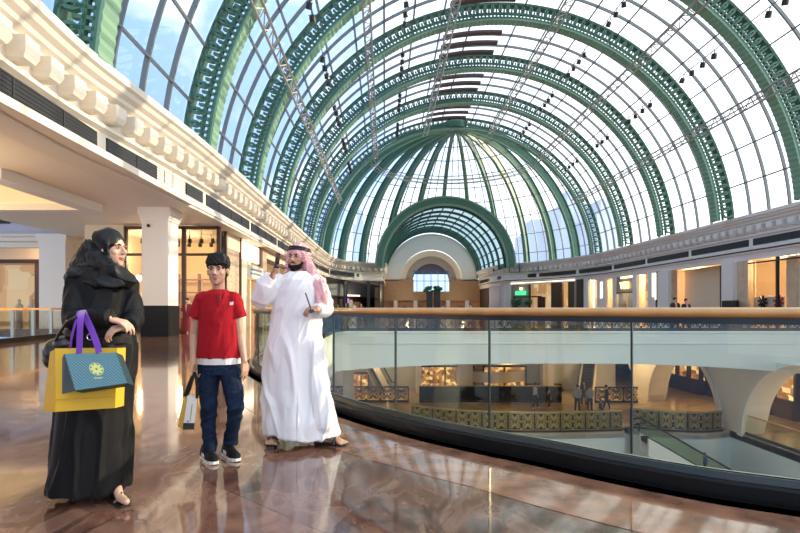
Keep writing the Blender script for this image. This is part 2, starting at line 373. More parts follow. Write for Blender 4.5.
# ================================================================ vault ribs
def lattice(R_out, R_in, y, th, a0, a1, cell):
    m = MB(); n = int((R_out * (a1 - a0)) / cell)
    for i in range(1, n):
        a = a0 + (a1 - a0) * i / n
        for da in (0, .5):
            aa = a + da * (a1 - a0) / n; c, s = cos(aa), sin(aa)
            m.obox((c * (R_in + (R_out - R_in) * .33), y, s * (R_in + (R_out - R_in) * .33)), V((c, 0, s)) * (R_out - R_in) * .26, V((-s, 0, c)) * .055, V((0, th / 2, 0)))
        rc = R_out - (R_out - R_in) * .36; cx, cz = c0 = cos(a) * rc, sin(a) * rc; cr = (R_out - R_in) * .33
        for k in range(12):
            t0, t1 = 2 * pi * k / 12, 2 * pi * (k + 1) / 12; P = []
            for r in (cr - .07, cr + .04):
                for t in (t0, t1): P.append((cx + r * cos(t), cz + r * sin(t)))
            m.add([(P[0][0], y - th / 2, P[0][1]), (P[1][0], y - th / 2, P[1][1]), (P[3][0], y - th / 2, P[3][1]), (P[2][0], y - th / 2, P[2][1]),
                   (P[0][0], y + th / 2, P[0][1]), (P[1][0], y + th / 2, P[1][1]), (P[3][0], y + th / 2, P[3][1]), (P[2][0], y + th / 2, P[2][1])],
                  [(0, 1, 2, 3), (4, 7, 6, 5), (0, 4, 5, 1), (3, 2, 6, 7)])
    for r0, r1 in ((R_out - .16, R_out), (R_in, R_in + .16), (R_in + (R_out - R_in) * .28, R_in + (R_out - R_in) * .28 + .07)):
        m.arc(r0, r1, y - th / 2, y + th / 2, a0, a1, 90)
    return m
a0, a1 = radians(4.3), radians(175.7)
me_l1 = lattice(RO, 16.75, .1, .2, a0, a1, .60).mesh('lattice'); me_l2 = MB().arc(16.75, 16.9, .62, .76, a0, a1, 120).mesh('rear_flange')
me_s = MB().arc(16.67, 16.75, 0, .78, a0, a1, 300, lambda i: -.035 if i % 2 else 0).mesh('soffit_plate')
me_f = MB().arc(17.92, 18.0, .02, .78, a0, a1, 120).mesh('top_flange')
for me, mm in ((me_l1, 'green'), (me_l2, 'greend'), (me_s, 'green2'), (me_f, 'green')): me.materials.append(M[mm])
DY = 8.16
rank = ['farthest of the full arches, where the dome begins', 'second arch in front of the dome', 'third arch in front of the dome', 'fourth arch in front of the dome', 'fifth arch in front of the dome', 'sixth arch out from the dome, cropped at both upper corners', 'seventh arch out from the dome, at the top left corner']
RY = [65.2, 57.04, 48.88, 40.6, 32.2, 23.5, 14.3, 6.0, -2.0]
proto = None
for i, y in enumerate(RY):
    lab = 'green openwork steel arch, ' + (rank[i] if i < 7 else ['above and just beyond the walkers, out of the picture', 'behind the viewpoint, out of the picture'][i - 7])
    if proto is None:
        proto = thing('arch_rib', (XC, y, ZC), lab, 'roof arch', 'green openwork arches of the vault')
        for nm, me in (('lattice', me_l1), ('rear_flange', me_l2), ('soffit_plate', me_s), ('top_flange', me_f)):
            o = bpy.data.objects.new(nm, me); C.objects.link(o); o.parent = proto
    else:
        c = copy_tree(proto); c.location = (XC, y, ZC); c['label'] = lab
# glazing bays between the ribs
L = DY - .8
gm = MB(); gm.strip([[(RO * 1.004 * cos(a), 0, RO * 1.004 * sin(a)), (RO * 1.004 * cos(a), L, RO * 1.004 * sin(a))] for a in [pi * k / 60 for k in range(61)]])
gme = gm.mesh('window'); gme.materials.append(M['roofglass'])
bm_ = MB()
for k in (1, 2, 3): bm_.arc(17.78, 17.98, L * k / 4 - .045, L * k / 4 + .045, a0, a1, 100)
angs = [radians(90 + s * t) for t in (6, 14, 22, 30, 38, 46, 54, 62, 70, 78, 86) for s in (-1, 1)]
for a in angs:
    c, s = cos(a), sin(a); bm_.obox((17.84 * c, L / 2, 17.84 * s), V((c, 0, s)) * .07, V((-s, 0, c)) * .045, V((0, L / 2, 0)))
bme = bm_.mesh('glazing_bars'); bme.materials.append(M['bar'])
lv = MB()
for k in range(4): lv.arc(17.55, 17.75, L * (k + .6) / 4.4, L * (k + .6) / 4.4 + .55, radians(87), radians(103), 10)
lvm = lv.mesh('roof_louvre'); lvm.materials.append(M['louvre'])
for i in range(8):
    y = RY[i + 1] + .8
    w = bpy.data.objects.new('window_%d' % (i + 1), gme); C.objects.link(w); w.location = (XC, y, ZC); w.scale = (1, (RY[i] - RY[i + 1] - .8) / L, 1); struct(w)
    for nm, me in (('glazing_bars', bme), ('roof_louvre', lvm)):
        o = bpy.data.objects.new(nm, me); C.objects.link(o); o.parent = w
# ================================================================ dome
def dpt(az, ph, R): return V((XC + R * cos(ph) * cos(az), Y0 + R * cos(ph) * sin(az), ZC + R * sin(ph)))
TR, TZ, TY = 10.2, 7.2, 77.5      # tunnel vault radius, spring height, start
def inside(p): return p.y > TY - 1 and (p.x - XC) ** 2 + max(0, p.z - TZ) ** 2 < (TR - .1) ** 2
azs = [radians(15 * k) for k in range(0, 13)]
phs = [radians(p) for p in (0, 9, 18, 27, 36, 44, 51, 60, 69, 78, 88)]
names_az = ['at the sun side', 'second from the sun side', 'third from the sun side', 'fourth from the sun side', 'fifth from the sun side', 'just to the right above the tunnel arch', 'straight above the tunnel arch', 'just to the left above the tunnel arch', 'fifth from the shaded side', 'fourth from the shaded side', 'third from the shaded side', 'second from the shaded side', 'at the shaded side']
for k, az in enumerate(azs):
    if k in (0, 12): continue
    p0 = radians(4.6)
    while inside(dpt(az, p0, RO)): p0 += radians(1)
    t = thing('dome_rib', dpt(az, p0, RO), 'curved green steel rib of the glass dome, ' + names_az[k], 'dome rib', 'green ribs of the dome')
    tn = V((-sin(az), cos(az), 0)); n = 40
    for nm, mm, r0, r1, w in (('web_plate', 'green', 17.0, 17.95, .05), ('inner_flange', 'green2', 16.85, 17.0, .28), ('outer_flange', 'green', 17.9, 18.0, .22)):
        rings = []
        for i in range(n + 1):
            ph = p0 + (radians(86) - p0) * i / n; ww = w * (1 - .6 * i / n)
            a, b_ = dpt(az, ph, r0), dpt(az, ph, r1); rings.append([a - tn * ww, a + tn * ww, b_ + tn * ww, b_ - tn * ww])
        MB().loft(rings).build(nm, M[mm], t)
g = MB(); NA, NP = 72, 30
for i in range(NA):
    for j in range(NP):
        q = [dpt(pi * (i + di) / NA, radians(88) * (j + dj) / NP - .02, 18.05) for di, dj in ((0, 0), (1, 0), (1, 1), (0, 1))]
        if inside(sum(q, V((0, 0, 0))) / 4): continue
        g.add(q, [(0, 1, 2, 3)])
wd = struct(g.build('window_10', M['roofglass']), 'glass skin of the half dome')
g = MB()
def seg(a, b_, w, h): 
    if not inside((a + b_) / 2): g.bar(a, b_, w, h, (a + b_) / 2 - V((XC, Y0, ZC)))
for k in range(36):
    az = radians(5 * k)
    if k % 3 == 0: continue
    top = 74
    for j in range(24): seg(dpt(az, radians(top) * j / 24, 17.9), dpt(az, radians(top) * (j + 1) / 24, 17.9), .09, .14)
for ph in phs:
    for j in range(72): seg(dpt(radians(2.5 * j), ph, 17.88), dpt(radians(2.5 * (j + 1)), ph, 17.88), .08, .1)
g.build('glazing_bars', M['bar'], wd)
def ring(name, ph, R, w, label, mm):
    m = MB()
    for dR, dz in ((0, 0), (-.5, 0), (0, -.5), (-.5, -.5)):
        m.tube([dpt(radians(3 * j), ph, R) + V(((R and dR) * cos(radians(3 * j)) * 1, dR * sin(radians(3 * j)), dz)) for j in range(61)], w, 5)
    tag(m.build(name, mm), label, 'ring truss')
ring('ring_truss', radians(51), 16.9, .06, 'thin curved ring truss running round the glass dome', M['truss'])
m = MB(); m.lathe((XC, Y0, ZC), [(1.6, 17.7), (1.6, 16.9), (1.2, 16.8), (.3, 16.8), (.3, 17.9), (1.2, 17.95)], 24)
tag(m.build('dome_boss', M['green']), 'round green boss where the dome ribs meet at the top', 'boss')
# ---- tunnel vault beyond
t = thing('tunnel_arch', (XC, TY, TZ), 'broad green arch framing the mouth of the barrel tunnel', 'arch')
for nm, mm, r0, r1, ya, yb in (('face_plate', 'green', 9.3, 10.1, 0, .15), ('inner_moulding', 'green2', 9.0, 9.3, .1, .6), ('outer_moulding', 'green2', 10.1, 10.35, -.1, .4)):
    m = MB().arc(r0, r1, ya, yb, 0, pi, 60); o = m.build(nm, M[mm], t, off=V((0, 0, 0)))
for k in range(6):
    q = thing('tunnel_rib', (XC, TY + 1.5 + k * 3.9, TZ), 'dark green tunnel vault rib, %s from the mouth' % ['first', 'second', 'third', 'fourth', 'fifth', 'last'][k], 'roof arch', 'ribs of the barrel tunnel')
    MB().arc(8.95, 9.22, 0, .3, 0, pi, 40).build('web_plate', M['greend'], q, off=V((0, 0, 0))); MB().arc(8.88, 8.96, -.06, .36, 0, pi, 40).build('flange', M['green'], q, off=V((0, 0, 0)))
m = MB(); m.strip([[(XC + 9.25 * cos(a), TY + .3, TZ + 9.25 * sin(a)), (XC + 9.25 * cos(a), 101, TZ + 9.25 * sin(a))] for a in [pi * k / 40 for k in range(41)]])
w11 = struct(m.build('window_11', glass('tinted_tunnel_glass', (.42, .55, .58), .5)), 'tinted glazing of the barrel tunnel')
m = MB()
for k in range(1, 18):
    a = pi * k / 18; c, s = cos(a), sin(a); m.obox((XC + 9.1 * c, 89.5, TZ + 9.1 * s), V((c, 0, s)) * .08, V((-s, 0, c)) * .07, V((0, 11.5, 0)))
for k in range(18): m.arc(9.0, 9.15, TY + 1 + k * 1.3 - .0, TY + 1.1 + k * 1.3, 0, pi, 40) if False else None
m.build('glazing_bars', M['greend'], w11)
# end wall of the tunnel
YE = 101.0
def wall_arch(name, mm, R0, R1, zc, y0, y1):
    m = MB(); m.loft([[(XC + R0 * cos(a), y0, zc + R0 * sin(a)), (XC + R1 * cos(a), y0, zc + R1 * sin(a)), (XC + R1 * cos(a), y1, zc + R1 * sin(a)), (XC + R0 * cos(a), y1, zc + R0 * sin(a))] for a in [pi * k / 40 for k in range(41)]])
    return m.build(name, mm)
struct(wall_arch('wall_end_arch', M['white'], 5.9, 8.9, 6.4, YE, YE + .4))
struct(wall_arch('wall_end_rim', M['greend'], 8.6, 9.6, 6.9, YE - .4, YE))
struct(wall_arch('wall_end_reveal', M['cream'], 4.9, 6.0, 6.2, YE + .7, YE + 1.1))
struct(wall_arch('wall_end_inner', mat('dull_stone', (.45, .36, .30), .6), 3.5, 5.0, 6.2, YE + 1.2, YE + 1.6))
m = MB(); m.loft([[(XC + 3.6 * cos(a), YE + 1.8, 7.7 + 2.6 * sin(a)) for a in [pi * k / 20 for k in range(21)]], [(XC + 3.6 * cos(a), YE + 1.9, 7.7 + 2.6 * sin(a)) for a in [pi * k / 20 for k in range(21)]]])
struct(m.build('wall_end_lunette', mat('plum_grey_panel', (.16, .12, .16), .6)))  # lunette in its own dark purple-grey
m = MB(); m.box(-12, XC - 3.4, YE, YE + .4, 2.6, 6.6); m.box(XC + 3.4, 30, YE, YE + .4, 2.6, 6.6); m.box(XC - 3.4, XC + 3.4, YE, YE + .4, 2.6, 4.3)
struct(m.build('wall_end_wood', M['wood']), 'tan timber band on the end wall')
m = MB(); m.box(-12, 30, YE + 2.5, YE + 2.8, 0, 4.4); struct(m.build('wall_end_back', M['wood']))
m = MB(); m.box(XC - 3.4, XC + 3.4, YE + 1.0, YE + 1.05, 4.3, 8.4)
w12 = struct(m.build('window_12', glass('pale_blue_window_glass', (.75, .85, .95), .4)), 'arched window at the far end')
m = MB()
for k in range(-2, 3): m.box(XC + k * 1.35 - .06, XC + k * 1.35 + .06, YE + .95, YE + 1.1, 4.3, 8.4)
m.box(XC - 3.4, XC + 3.4, YE + .95, YE + 1.1, 6.3, 6.42); m.build('glazing_bars', M['bar'], w12)
for k, x in enumerate((2.0, 5.8, 12.0, 15.6)):
    tag(MB().box(x - .35, x + .35, YE - .3, YE + .3, 0, 2.6).build('pier', M['white']), 'short white pier under the timber end wall, %s' % ['by the dark kiosk corner', 'close beside the tall black sculpture', 'beyond the sculpture', 'by the pale shop corner'][k], 'pier', 'short piers')
t = thing('sculpture', (9.05, 98, 0), 'tall black twin-pillar feature with leafy top before the arched window', 'sculpture')
for dx in (-.85, .55): MB().loft([[(9.05 + dx + a * w, 98 + b_ * w, z) for a, b_ in ((-.55, -.5), (.55, -.5), (.55, .5), (-.55, .5))] for z, w in ((0, 1.15), (1.5, .95), (3.5, 1), (4.3, 1.1))]).build('pillar', M['black'], t)
m = MB()
for k in range(40):
    p = V((9 + random.uniform(-1.8, 1.8), 98 + random.uniform(-.6, .6), 4.2 + random.uniform(0, .9))); m.ell(p, (.3, .3, .22), nu=6, nv=4)
m.build('foliage', M['leaf'], t)
# ================================================================ lighting trusses and spotlights
pos = {14: 'just right of the crown', -14: 'just left of the crown', 38: 'halfway up the sun side', -38: 'halfway up the shaded side', 62: 'low on the sun side', -62: 'low on the shaded side'}
for th, lab in pos.items():
    a = radians(90 - th); c, s = cos(a), sin(a); R = 16.2
    q = thing('roof_truss', (XC + R * c, 28, ZC + R * s), 'long pale metal truss under the vault, ' + lab, 'truss', 'long trusses under the vault')
    rad, tan = V((c, 0, s)), V((-s, 0, c)); base = V((XC, 0, ZC)) + rad * R
    for k in (-1, 1): MB().tube([base + tan * .28 * k + V((0, y, 0)) for y in (-8, 65.3)], .07, 6).build('chord', M['truss'], q)
    m = MB(); y = -8; k = 1
    while y < 64.6: m.bar(base + tan * .28 * k + V((0, y, 0)), base - tan * .28 * k + V((0, y + .9, 0)), .05, .05); m.bar(base + tan * .28 + V((0, y, 0)), base - tan * .28 + V((0, y, 0)), .05, .05); y += .9; k = -k
    m.build('bracing', M['truss'], q)
sp = MB(); sp.lathe((0, 0, 0), [(.03, .45), (.03, .18), (.13, .17), (.17, .10), (.18, -.16), (.14, -.17), (.13, -.1)], 10); sp.box(-.2, .2, -.03, .03, .16, .2)
spm = sp.mesh('spotlight'); spm.materials.append(M['black'])
for th, lab in ((49, 'low sun-side row'), (26, 'high sun-side row'), (-26, 'high shaded-side row'), (-50, 'low shaded-side row')):
    a = radians(90 - th); base = V((XC + 16.9 * cos(a), 0, ZC + 16.9 * sin(a)))
    tag(MB().tube([base + V((0, y, .4)) for y in (8, 65)], .035, 5).build('lamp_rail', M['bar']), 'thin dark rail carrying the spotlights of the ' + lab, 'rail')
    for i in range(1, 7):
        for k in range(4):
            y = RY[i] + 2.6 + k * 1.25
            o = bpy.data.objects.new('spotlight', spm); C.objects.link(o); o.location = (base.x, y, base.z); o.rotation_euler = (.5, 0, random.uniform(-.5, .5))
            tag(o, 'small black spotlight hanging from the thin rail of the ' + lab, 'spotlight', 'spotlights of the ' + lab)
# ================================================================ hazy towers outside
for k, (u, d, wpx, vt, lab) in enumerate(((360, 420, 14, 224, 'slim pale blue tower seen through the dome glass beside the tunnel arch'), (578, 420, 34, 204, 'broad stepped blue building seen through the bright dome glass'), (610, 380, 26, 214, 'lower wide blue block outside, next to the broad stepped building'), (541, 460, 30, 232, 'low pale block outside the dome, closest to the tunnel arch'))):
    p = W(u, vt, d); hw = wpx / F * d / 2
    t = thing('distant_tower', (p.x, d, 0), lab, 'building')
    MB().box(p.x - hw, p.x + hw, d, d + 40, 0, p.z).build('tower_block', M['tower'], t)
    MB().box(p.x - hw * .5, p.x + hw * .4, d + 5, d + 30, p.z, p.z + 12).build('tower_top', M['tower'], t)
# ================================================================ glass balustrade in front
def rail_at(u):      # index of the rail path where the view column u meets it
    best = min(range(len(RAIL)), key=lambda i: abs(VX + F * RAIL[i][0] / max(.3, RAIL[i][1]) - u) + (1000 if RAIL[i][1] < .5 else 0)); return best
def fine(path, n=6):
    out = []
    for a, b in zip(path, path[1:]):
        for k in range(n): out.append((a[0] + (b[0] - a[0]) * k / n, a[1] + (b[1] - a[1]) * k / n))
    return out + [tuple(path[-1])]
RF = fine([tuple(p) for p in RAIL], 4)
bal = thing('glass_balustrade', (1.0, 4.2, 0), 'curved glass balustrade with round wooden handrail and black kerb beside the walkers', 'balustrade')
MB().sweep(RF, [(0, 0), (0, .10), (-.012, .112), (-.19, .112), (-.2, .10), (-.2, 0)]).build('kerb', M['blackgloss'], bal)
MB().sweep(RF, [(-.055, .11), (-.08, .15), (-.09, .15), (-.075, .11)]).build('clamp_strip', M['joint'], bal)
MB().sweep(RF, [(-.13, .11), (-.125, .15), (-.14, .15), (-.145, .11)]).build('clamp_strip', M['steel'], bal)
MB().sweep(RF, [(-.1 + .052 * cos(a), 1.14 + .034 * sin(a)) for a in [2 * pi * k / 14 for k in range(14)]]).build('handrail', M['rail'], bal, smooth=True)
MB().sweep(RF, [(-.085, 1.07), (-.085, 1.115), (-.115, 1.115), (-.115, 1.07)]).build('rail_channel', M['joint'], bal)
def ru(p): return VX + F * p[0] / max(.2, p[1])
cuts = [0]
for u in (1150, 820, 629, 483, 387, 325):
    cuts.append(min(range(len(RF)), key=lambda i: abs(ru(RF[i]) - u) + (9999 if i > len(RF) * .75 else 0)))
cuts = sorted(set(cuts)); i = cuts[-1]; acc = 0
for k in range(i + 1, len(RF)):
    acc += sqrt((RF[k][0] - RF[k - 1][0]) ** 2 + (RF[k][1] - RF[k - 1][1]) ** 2)
    if acc > 1.7: cuts.append(k); acc = 0
cuts.append(len(RF) - 1)
for a, b in zip(cuts, cuts[1:]):
    if b - a < 1: continue
    MB().sweep(RF[a:b + 1], [(-.094, .12), (-.094, 1.09), (-.106, 1.09), (-.106, .12)]).build('glass_panel', M['balglass'], bal)
off1 = offset_path(RF, -.1)
for k in cuts[1:-1]:
    x, y = off1[k]; t = V((RF[k + 1][0] - RF[k - 1][0], RF[k + 1][1] - RF[k - 1][1], 0)).normalized(); nn = V((-t.y, t.x, 0))
    MB().obox((x, y, .63), t * .006, nn * .010, V((0, 0, .46))).build('panel_joint', M['joint'], bal)
# ================================================================ ornate iron balustrades
def annulus(m, cx, cz, r, w, th, n=12, a0=0, a1=2 * pi):
    rings = []
    for k in range(n + 1):
        a = a0 + (a1 - a0) * k / n; c, s = cos(a), sin(a)
        rings.append([(cx + (r - w) * c, -th, cz + (r - w) * s), (cx + r * c, -th, cz + r * s), (cx + r * c, th, cz + r * s), (cx + (r - w) * c, th, cz + (r - w) * s)])
    m.loft(rings)
def scroll_mesh(mt):
    m = MB()
    for k in (-1, 1):
        annulus(m, .24 * k, .30, .17, .045, .012); annulus(m, .24 * k, .30, .085, .04, .012, 8); annulus(m, .24 * k, .72, .19, .045, .012); annulus(m, .24 * k, .72, .09, .05, .012, 8)
        annulus(m, .43 * k, .51, .07, .04, .012, 8); annulus(m, .0, .51 + .19 * k, .08, .05, .012, 8); annulus(m, .45 * k, .92, .07, .045, .012, 8); annulus(m, .45 * k, .12, .06, .04, .012, 8)
        m.bar((0, 0, .5), (.24 * k, 0, .12), .03, .02, (0, 1, 0)); m.bar((0, 0, .5), (.24 * k, 0, .93), .03, .02, (0, 1, 0))
        m.ell((.24 * k, 0, .5), (.06, .015, .05), nu=6, nv=4)
    m.box(-.5, .5, -.015, .015, .02, .07); m.box(-.5, .5, -.015, .015, .95, .99)
    me = m.mesh('scroll_panel'); me.materials.append(mt); return me
M['darkback'] = mat('dark_bronze_backing', (.018, .010, .006), .5)
SC1, SC2 = scroll_mesh(M['iron']), scroll_mesh(M['ironbrass'])
def ornate(path, z, label, sc=SC1, backing=False, railmat='black', h=1.1, step=1.06):
    pts = resample(path, step); t = thing('iron_balustrade', (pts[len(pts) // 2].x, pts[len(pts) // 2].y, z), label, 'balustrade'); k = h / 1.08
    MB().sweep([tuple(p) for p in pts], [(.05, z + h - .03), (.05, z + h + .04), (-.05, z + h + .04), (-.05, z + h - .03)]).build('handrail', M[railmat], t)
    MB().sweep([tuple(p) for p in pts], [(.06, z), (.06, z + .12), (-.06, z + .12), (-.06, z)]).build('base_rail', M['black'], t)
    if backing: MB().sweep([tuple(p) for p in pts], [(.03, z + .1), (.03, z + h - .03), (.05, z + h - .03), (.05, z + .1)]).build('backing_panel', M['darkback'], t)
    L0 = parent_loc(t)
    for a, b in zip(pts, pts[1:]):
        d = b - a; o = bpy.data.objects.new('scroll_panel', sc); C.objects.link(o); o.parent = t; c = (a + b) / 2
        o.location = (c.x - L0.x, c.y - L0.y, .08); o.rotation_euler = (0, 0, atan2(d.y, d.x)); o.scale = (d.length, 1, k * .97)
    for p in pts[::2]:
        MB().box(p.x - .035, p.x + .035, p.y - .035, p.y + .035, z, z + h).build('post', M['black'], t)
    return t
ornate([(-2.42, 20.7), (-2.4, 26.0), (-2.1, 26.9), (-1.5, 27.12), (26, 27.12)], 0, 'black scrollwork iron balustrade along the far edge of the void, level with the handrail', step=.5)
ornate(list(E[9:]), ZL, 'brass-toned scrollwork balustrade on the near curved edge of the lower gallery', SC2, backing=True, railmat='ironbrass', h=1.15, step=.74)
ornate(list(E2), ZL, 'bowed dark scrollwork balustrade beside the descending escalator', SC2, backing=True, railmat='ironbrass', h=1.15, step=.74)
ornate([(-4.6, 40), (2.3, 39.8)], ZL, 'black scrollwork balustrade before the pale wall on the lower gallery, under the slab corner', SC1, h=1.15)
ornate([(2.6, 39.7), (8, 39.9), (14, 39.6)], ZL, 'dark closed balustrade behind the couple on the lower gallery', SC1, backing=True, railmat='ironbrass', h=1.2)
ornate([(15.7, 39.6), (19.8, 39.6)], ZL, 'short dark scrollwork balustrade by the first white arch pier of the lower gallery', SC1, h=1.15)
# side glass rail in the near lower arch
t = thing('glass_rail', (20.15, 25, ZL), 'glass rail with dark base across the wide white arch of the lower gallery', 'balustrade')
MB().box(20.1, 20.2, 20.8, 29.6, ZL, ZL + .15).build('kerb', M['black'], t); MB().box(20.14, 20.16, 20.8, 29.6, ZL + .15, ZL + 1.05).build('glass_panel', M['balglass'], t); MB().box(20.11, 20.19, 20.8, 29.6, ZL + 1.05, ZL + 1.12).build('handrail', M['rail'], t)
# ================================================================ escalators
def escalator(T, B, w, label, sidemat='white'):
    T, B = V(T), V(B); t = thing('escalator', T, label, 'escalator'); d = B - T; n = int(abs(d.z) / .2); h = V((d.x, d.y, 0)).normalized(); sd = V((-h.y, h.x, 0)); up = V((0, 0, 1))
    m = MB()
    for i in range(n):
        c = T + d * (i + .5) / n; L_ = V((d.x, d.y, 0)).length / n; m.obox(c - up * .12, h * L_ * .5, sd * w * .5, up * .12)
    m.build('steps', M['esc'], t)
    for k in (-1, 1):
        s0 = sd * (w * .5 + .09) * k
        MB().loft([[p + s0 - sd * .09 + up * a, p + s0 + sd * .09 + up * a, p + s0 + sd * .09 + up * b, p + s0 - sd * .09 + up * b] for p in (T, B) for a, b in ((-.9, .04),)]).build('side_panel', M[sidemat], t)
        MB().loft([[p + s0 - sd * .01 + up * .04, p + s0 + sd * .01 + up * .04, p + s0 + sd * .01 + up * .85, p + s0 - sd * .01 + up * .85] for p in (T, B)]).build('glass_panel', M['balglass'], t)
        MB().tube([T + s0 - h * .5 + up * .4, T + s0 - h * .45 + up * .8, T + s0 + up * .9, B + s0 + up * .9], .05, 8).build('handrail', M['black'], t)
    return t
escalator((14.3, 29.25, ZL), (20.3, 28.6, ZL - 3.5), 1.0, 'escalator with black steps running down beside the bowed balustrade')
escalator((.2, 44.5, ZL + .05), (-1.8, 43.2, -1.9), 1.1, 'steep dark escalator rising near the slab corner, seen sideways between white panels')
escalator((15.9, 42.2, ZL), (17.6, 45.6, -3.2), .9, 'narrow black escalator seen head-on between white side panels behind the group')
# ================================================================ lower gallery back wall
m = MB(); m.box(-20, 20, 46, 46.4, ZL, -1.6); struct(m.build('wall_lower_back', M['wallwhite']))
def litshop(name, e, c0, c1, c2, sc=(1, 1, 1)):  # emission pattern painted in for lamplight inside the shops
    m = bpy.data.materials.new(name); m.use_nodes = True; nt = m.node_tree; b = nt.nodes['Principled BSDF']; N = nt.nodes.new; L = nt.links.new
    tc = N('ShaderNodeTexCoord'); mp = N('ShaderNodeMapping'); mp.inputs['Scale'].default_value = sc; L(tc.outputs['Object'], mp.inputs[0])
    v = N('ShaderNodeTexVoronoi'); v.distance = 'CHEBYCHEV'; v.inputs['Scale'].default_value = 1.6; L(mp.outputs[0], v.inputs['Vector'])
    bw = N('ShaderNodeSeparateColor'); L(v.outputs['Color'], bw.inputs[0])
    r = N('ShaderNodeValToRGB'); el = r.color_ramp.elements; el[0].color = (*c0, 1); el[1].color = (*c2, 1); x = el.new(.55); x.color = (*c1, 1); L(bw.outputs[0], r.inputs[0])
    b.inputs['Base Color'].default_value = (.3, .2, .1, 1); L(r.outputs[0], b.inputs['Emission Color']); b.inputs['Emission Strength'].default_value = e; return m
M['lowlit'] = litshop('lit_amber_shop_window', 2.0, (.05, .018, .006), (.42, .15, .035), (1, .66, .28), (2.2, 1, 2.2))
M['highlit'] = litshop('lit_honey_shop_interior', .8, (.5, .24, .09), (.85, .50, .22), (1, .82, .52), (.5, .5, .5))
M['softlit'] = mat('self_glowing_cream_wall', (.80, .62, .40), .6, emit=(1, .62, .30), es=.28)  # faint emission put in for shop light falling on these walls
m = MB()
for u0, u1, vt, lab in ((417, 473, 367, 'wide amber shop window on the lower gallery, behind the dark closed balustrade'), (484, 525, 367, 'amber shop window on the lower gallery next to the curved white wall'), (354, 368, 374, 'narrow amber doorway near the lower gallery escalator'), (527, 560, 385, 'low amber display below the curved white bands')):
    a, b = W(u0, vt, 45.8), W(u1, vt, 45.8); t = thing('shop_window', ((a.x + b.x) / 2, 45.8, ZL), lab, 'shop window')
    MB().box(a.x, b.x, 45.9, 46.02, ZL, a.z).build('interior', M['lowlit'], t)
    f = MB(); f.box(a.x - .1, b.x + .1, 45.6, 45.95, a.z, a.z + .12); f.box(a.x - .1, a.x, 45.6, 45.95, ZL, a.z); f.box(b.x, b.x + .1, 45.6, 45.95, ZL, a.z); f.box((a.x + b.x) / 2 - .05, (a.x + b.x) / 2 + .05, 45.7, 45.9, ZL, a.z); f.build('frame', M['dkbrown'], t)
    MB().box(a.x, b.x, 45.75, 45.78, ZL, a.z).build('glass_pane', M['shopglass'], t)
m = MB(); m.sweep(smooth_path([(12.2, 45.8), (9.5, 44.2), (6.0, 45.8)], 8), [(0, -5.1), (0, -4.2), (-.25, -4.2), (-.25, -5.1)]); o = m.build('wall_curved_band', M['white']); struct(o)
m = MB(); m.sweep(smooth_path([(12.8, 43.8), (9.5, 42.6), (6.5, 43.2)], 8), [(0, -3.4), (0, -1.7), (-.3, -1.7), (-.3, -3.4)]); struct(m.build('wall_upper_band', M['wallwhite']))
struct(MB().box(6.2, 7.4, 44.6, 45.6, ZL, -1.6).build('wall_white_pier', M['white'])); struct(MB().box(2.6, 3.0, 43.6, 45.6, ZL, -1.6).build('wall_slim_pier', M['white']))
struct(MB().box(-2.9, -2.2, 36.6, 37.4, ZL, -1.6).build('wall_tan_pier', M['beige'])); struct(MB().box(13.3, 14.2, 44.6, 45.6, ZL, -1.6).build('wall_escalator_pier', M['white']))
# shops behind the arcade
for y0, y1, lab in ((23, 31, 'amber shop front seen through the widest lower arch'), (33, 41, 'amber shop front seen through the middle lower arch'), (43, 50, 'amber shop front seen through the farthest lower arch')):
    t = thing('shop_window', (25.8, (y0 + y1) / 2, ZL), lab, 'shop window')
    MB().box(25.8, 25.95, y0, y1, ZL + 1.2, -2.4).build('interior', M['lowlit'], t)
    f = MB()
    for k in range(5): yy = y0 + (y1 - y0) * k / 4; f.box(25.5, 25.8, yy - .1, yy + .1, ZL, -2.3)
    f.box(25.5, 25.8, y0, y1, -2.4, -2.2); f.box(25.5, 25.8, y0, y1, ZL, ZL + 1.2); f.build('frame', M['dkbrown'], t)
# ================================================================ left gallery
m = MB(); m.box(-32, -6.6 - 1.1, -8, 21.3, 5.3, 5.5); m.box(-18, -8.0, 21.3, 80, 5.3, 5.5); m.box(-32, -18, 31, 80, 5.3, 5.5); m.box(-32, -17.8, 21.3, 31, 8.6, 8.8); m.box(-18, -17.8, 21.3, 31, 5.4, 8.6)
m.box(-32, 2, 31, 31.2, 5.5, 8.8) if False else None
struct(m.build('ceiling', M['ceil']), 'plaster ceiling over the left gallery')
m = MB(); m.box(-32, -18.3, 31.0, 31.3, 5.4, 8.7); struct(m.build('wall_bulkhead', M['lav'])); MB().box(-32, -21.9, 30.9, 31.0, 6.1, 6.5).build('slot_grille', M['black'], bpy.data.objects['wall_bulkhead'])
m = MB(); m.sweep([(-32, 30.9), (-18.2, 30.9)], [(0, 4.7), (.0, 5.0), (-.25, 5.05), (-.25, 5.25), (-.4, 5.3), (-.4, 5.45), (.4, 5.45), (.4, 4.7)]); struct(m.build('trim_5', M['cornice']))
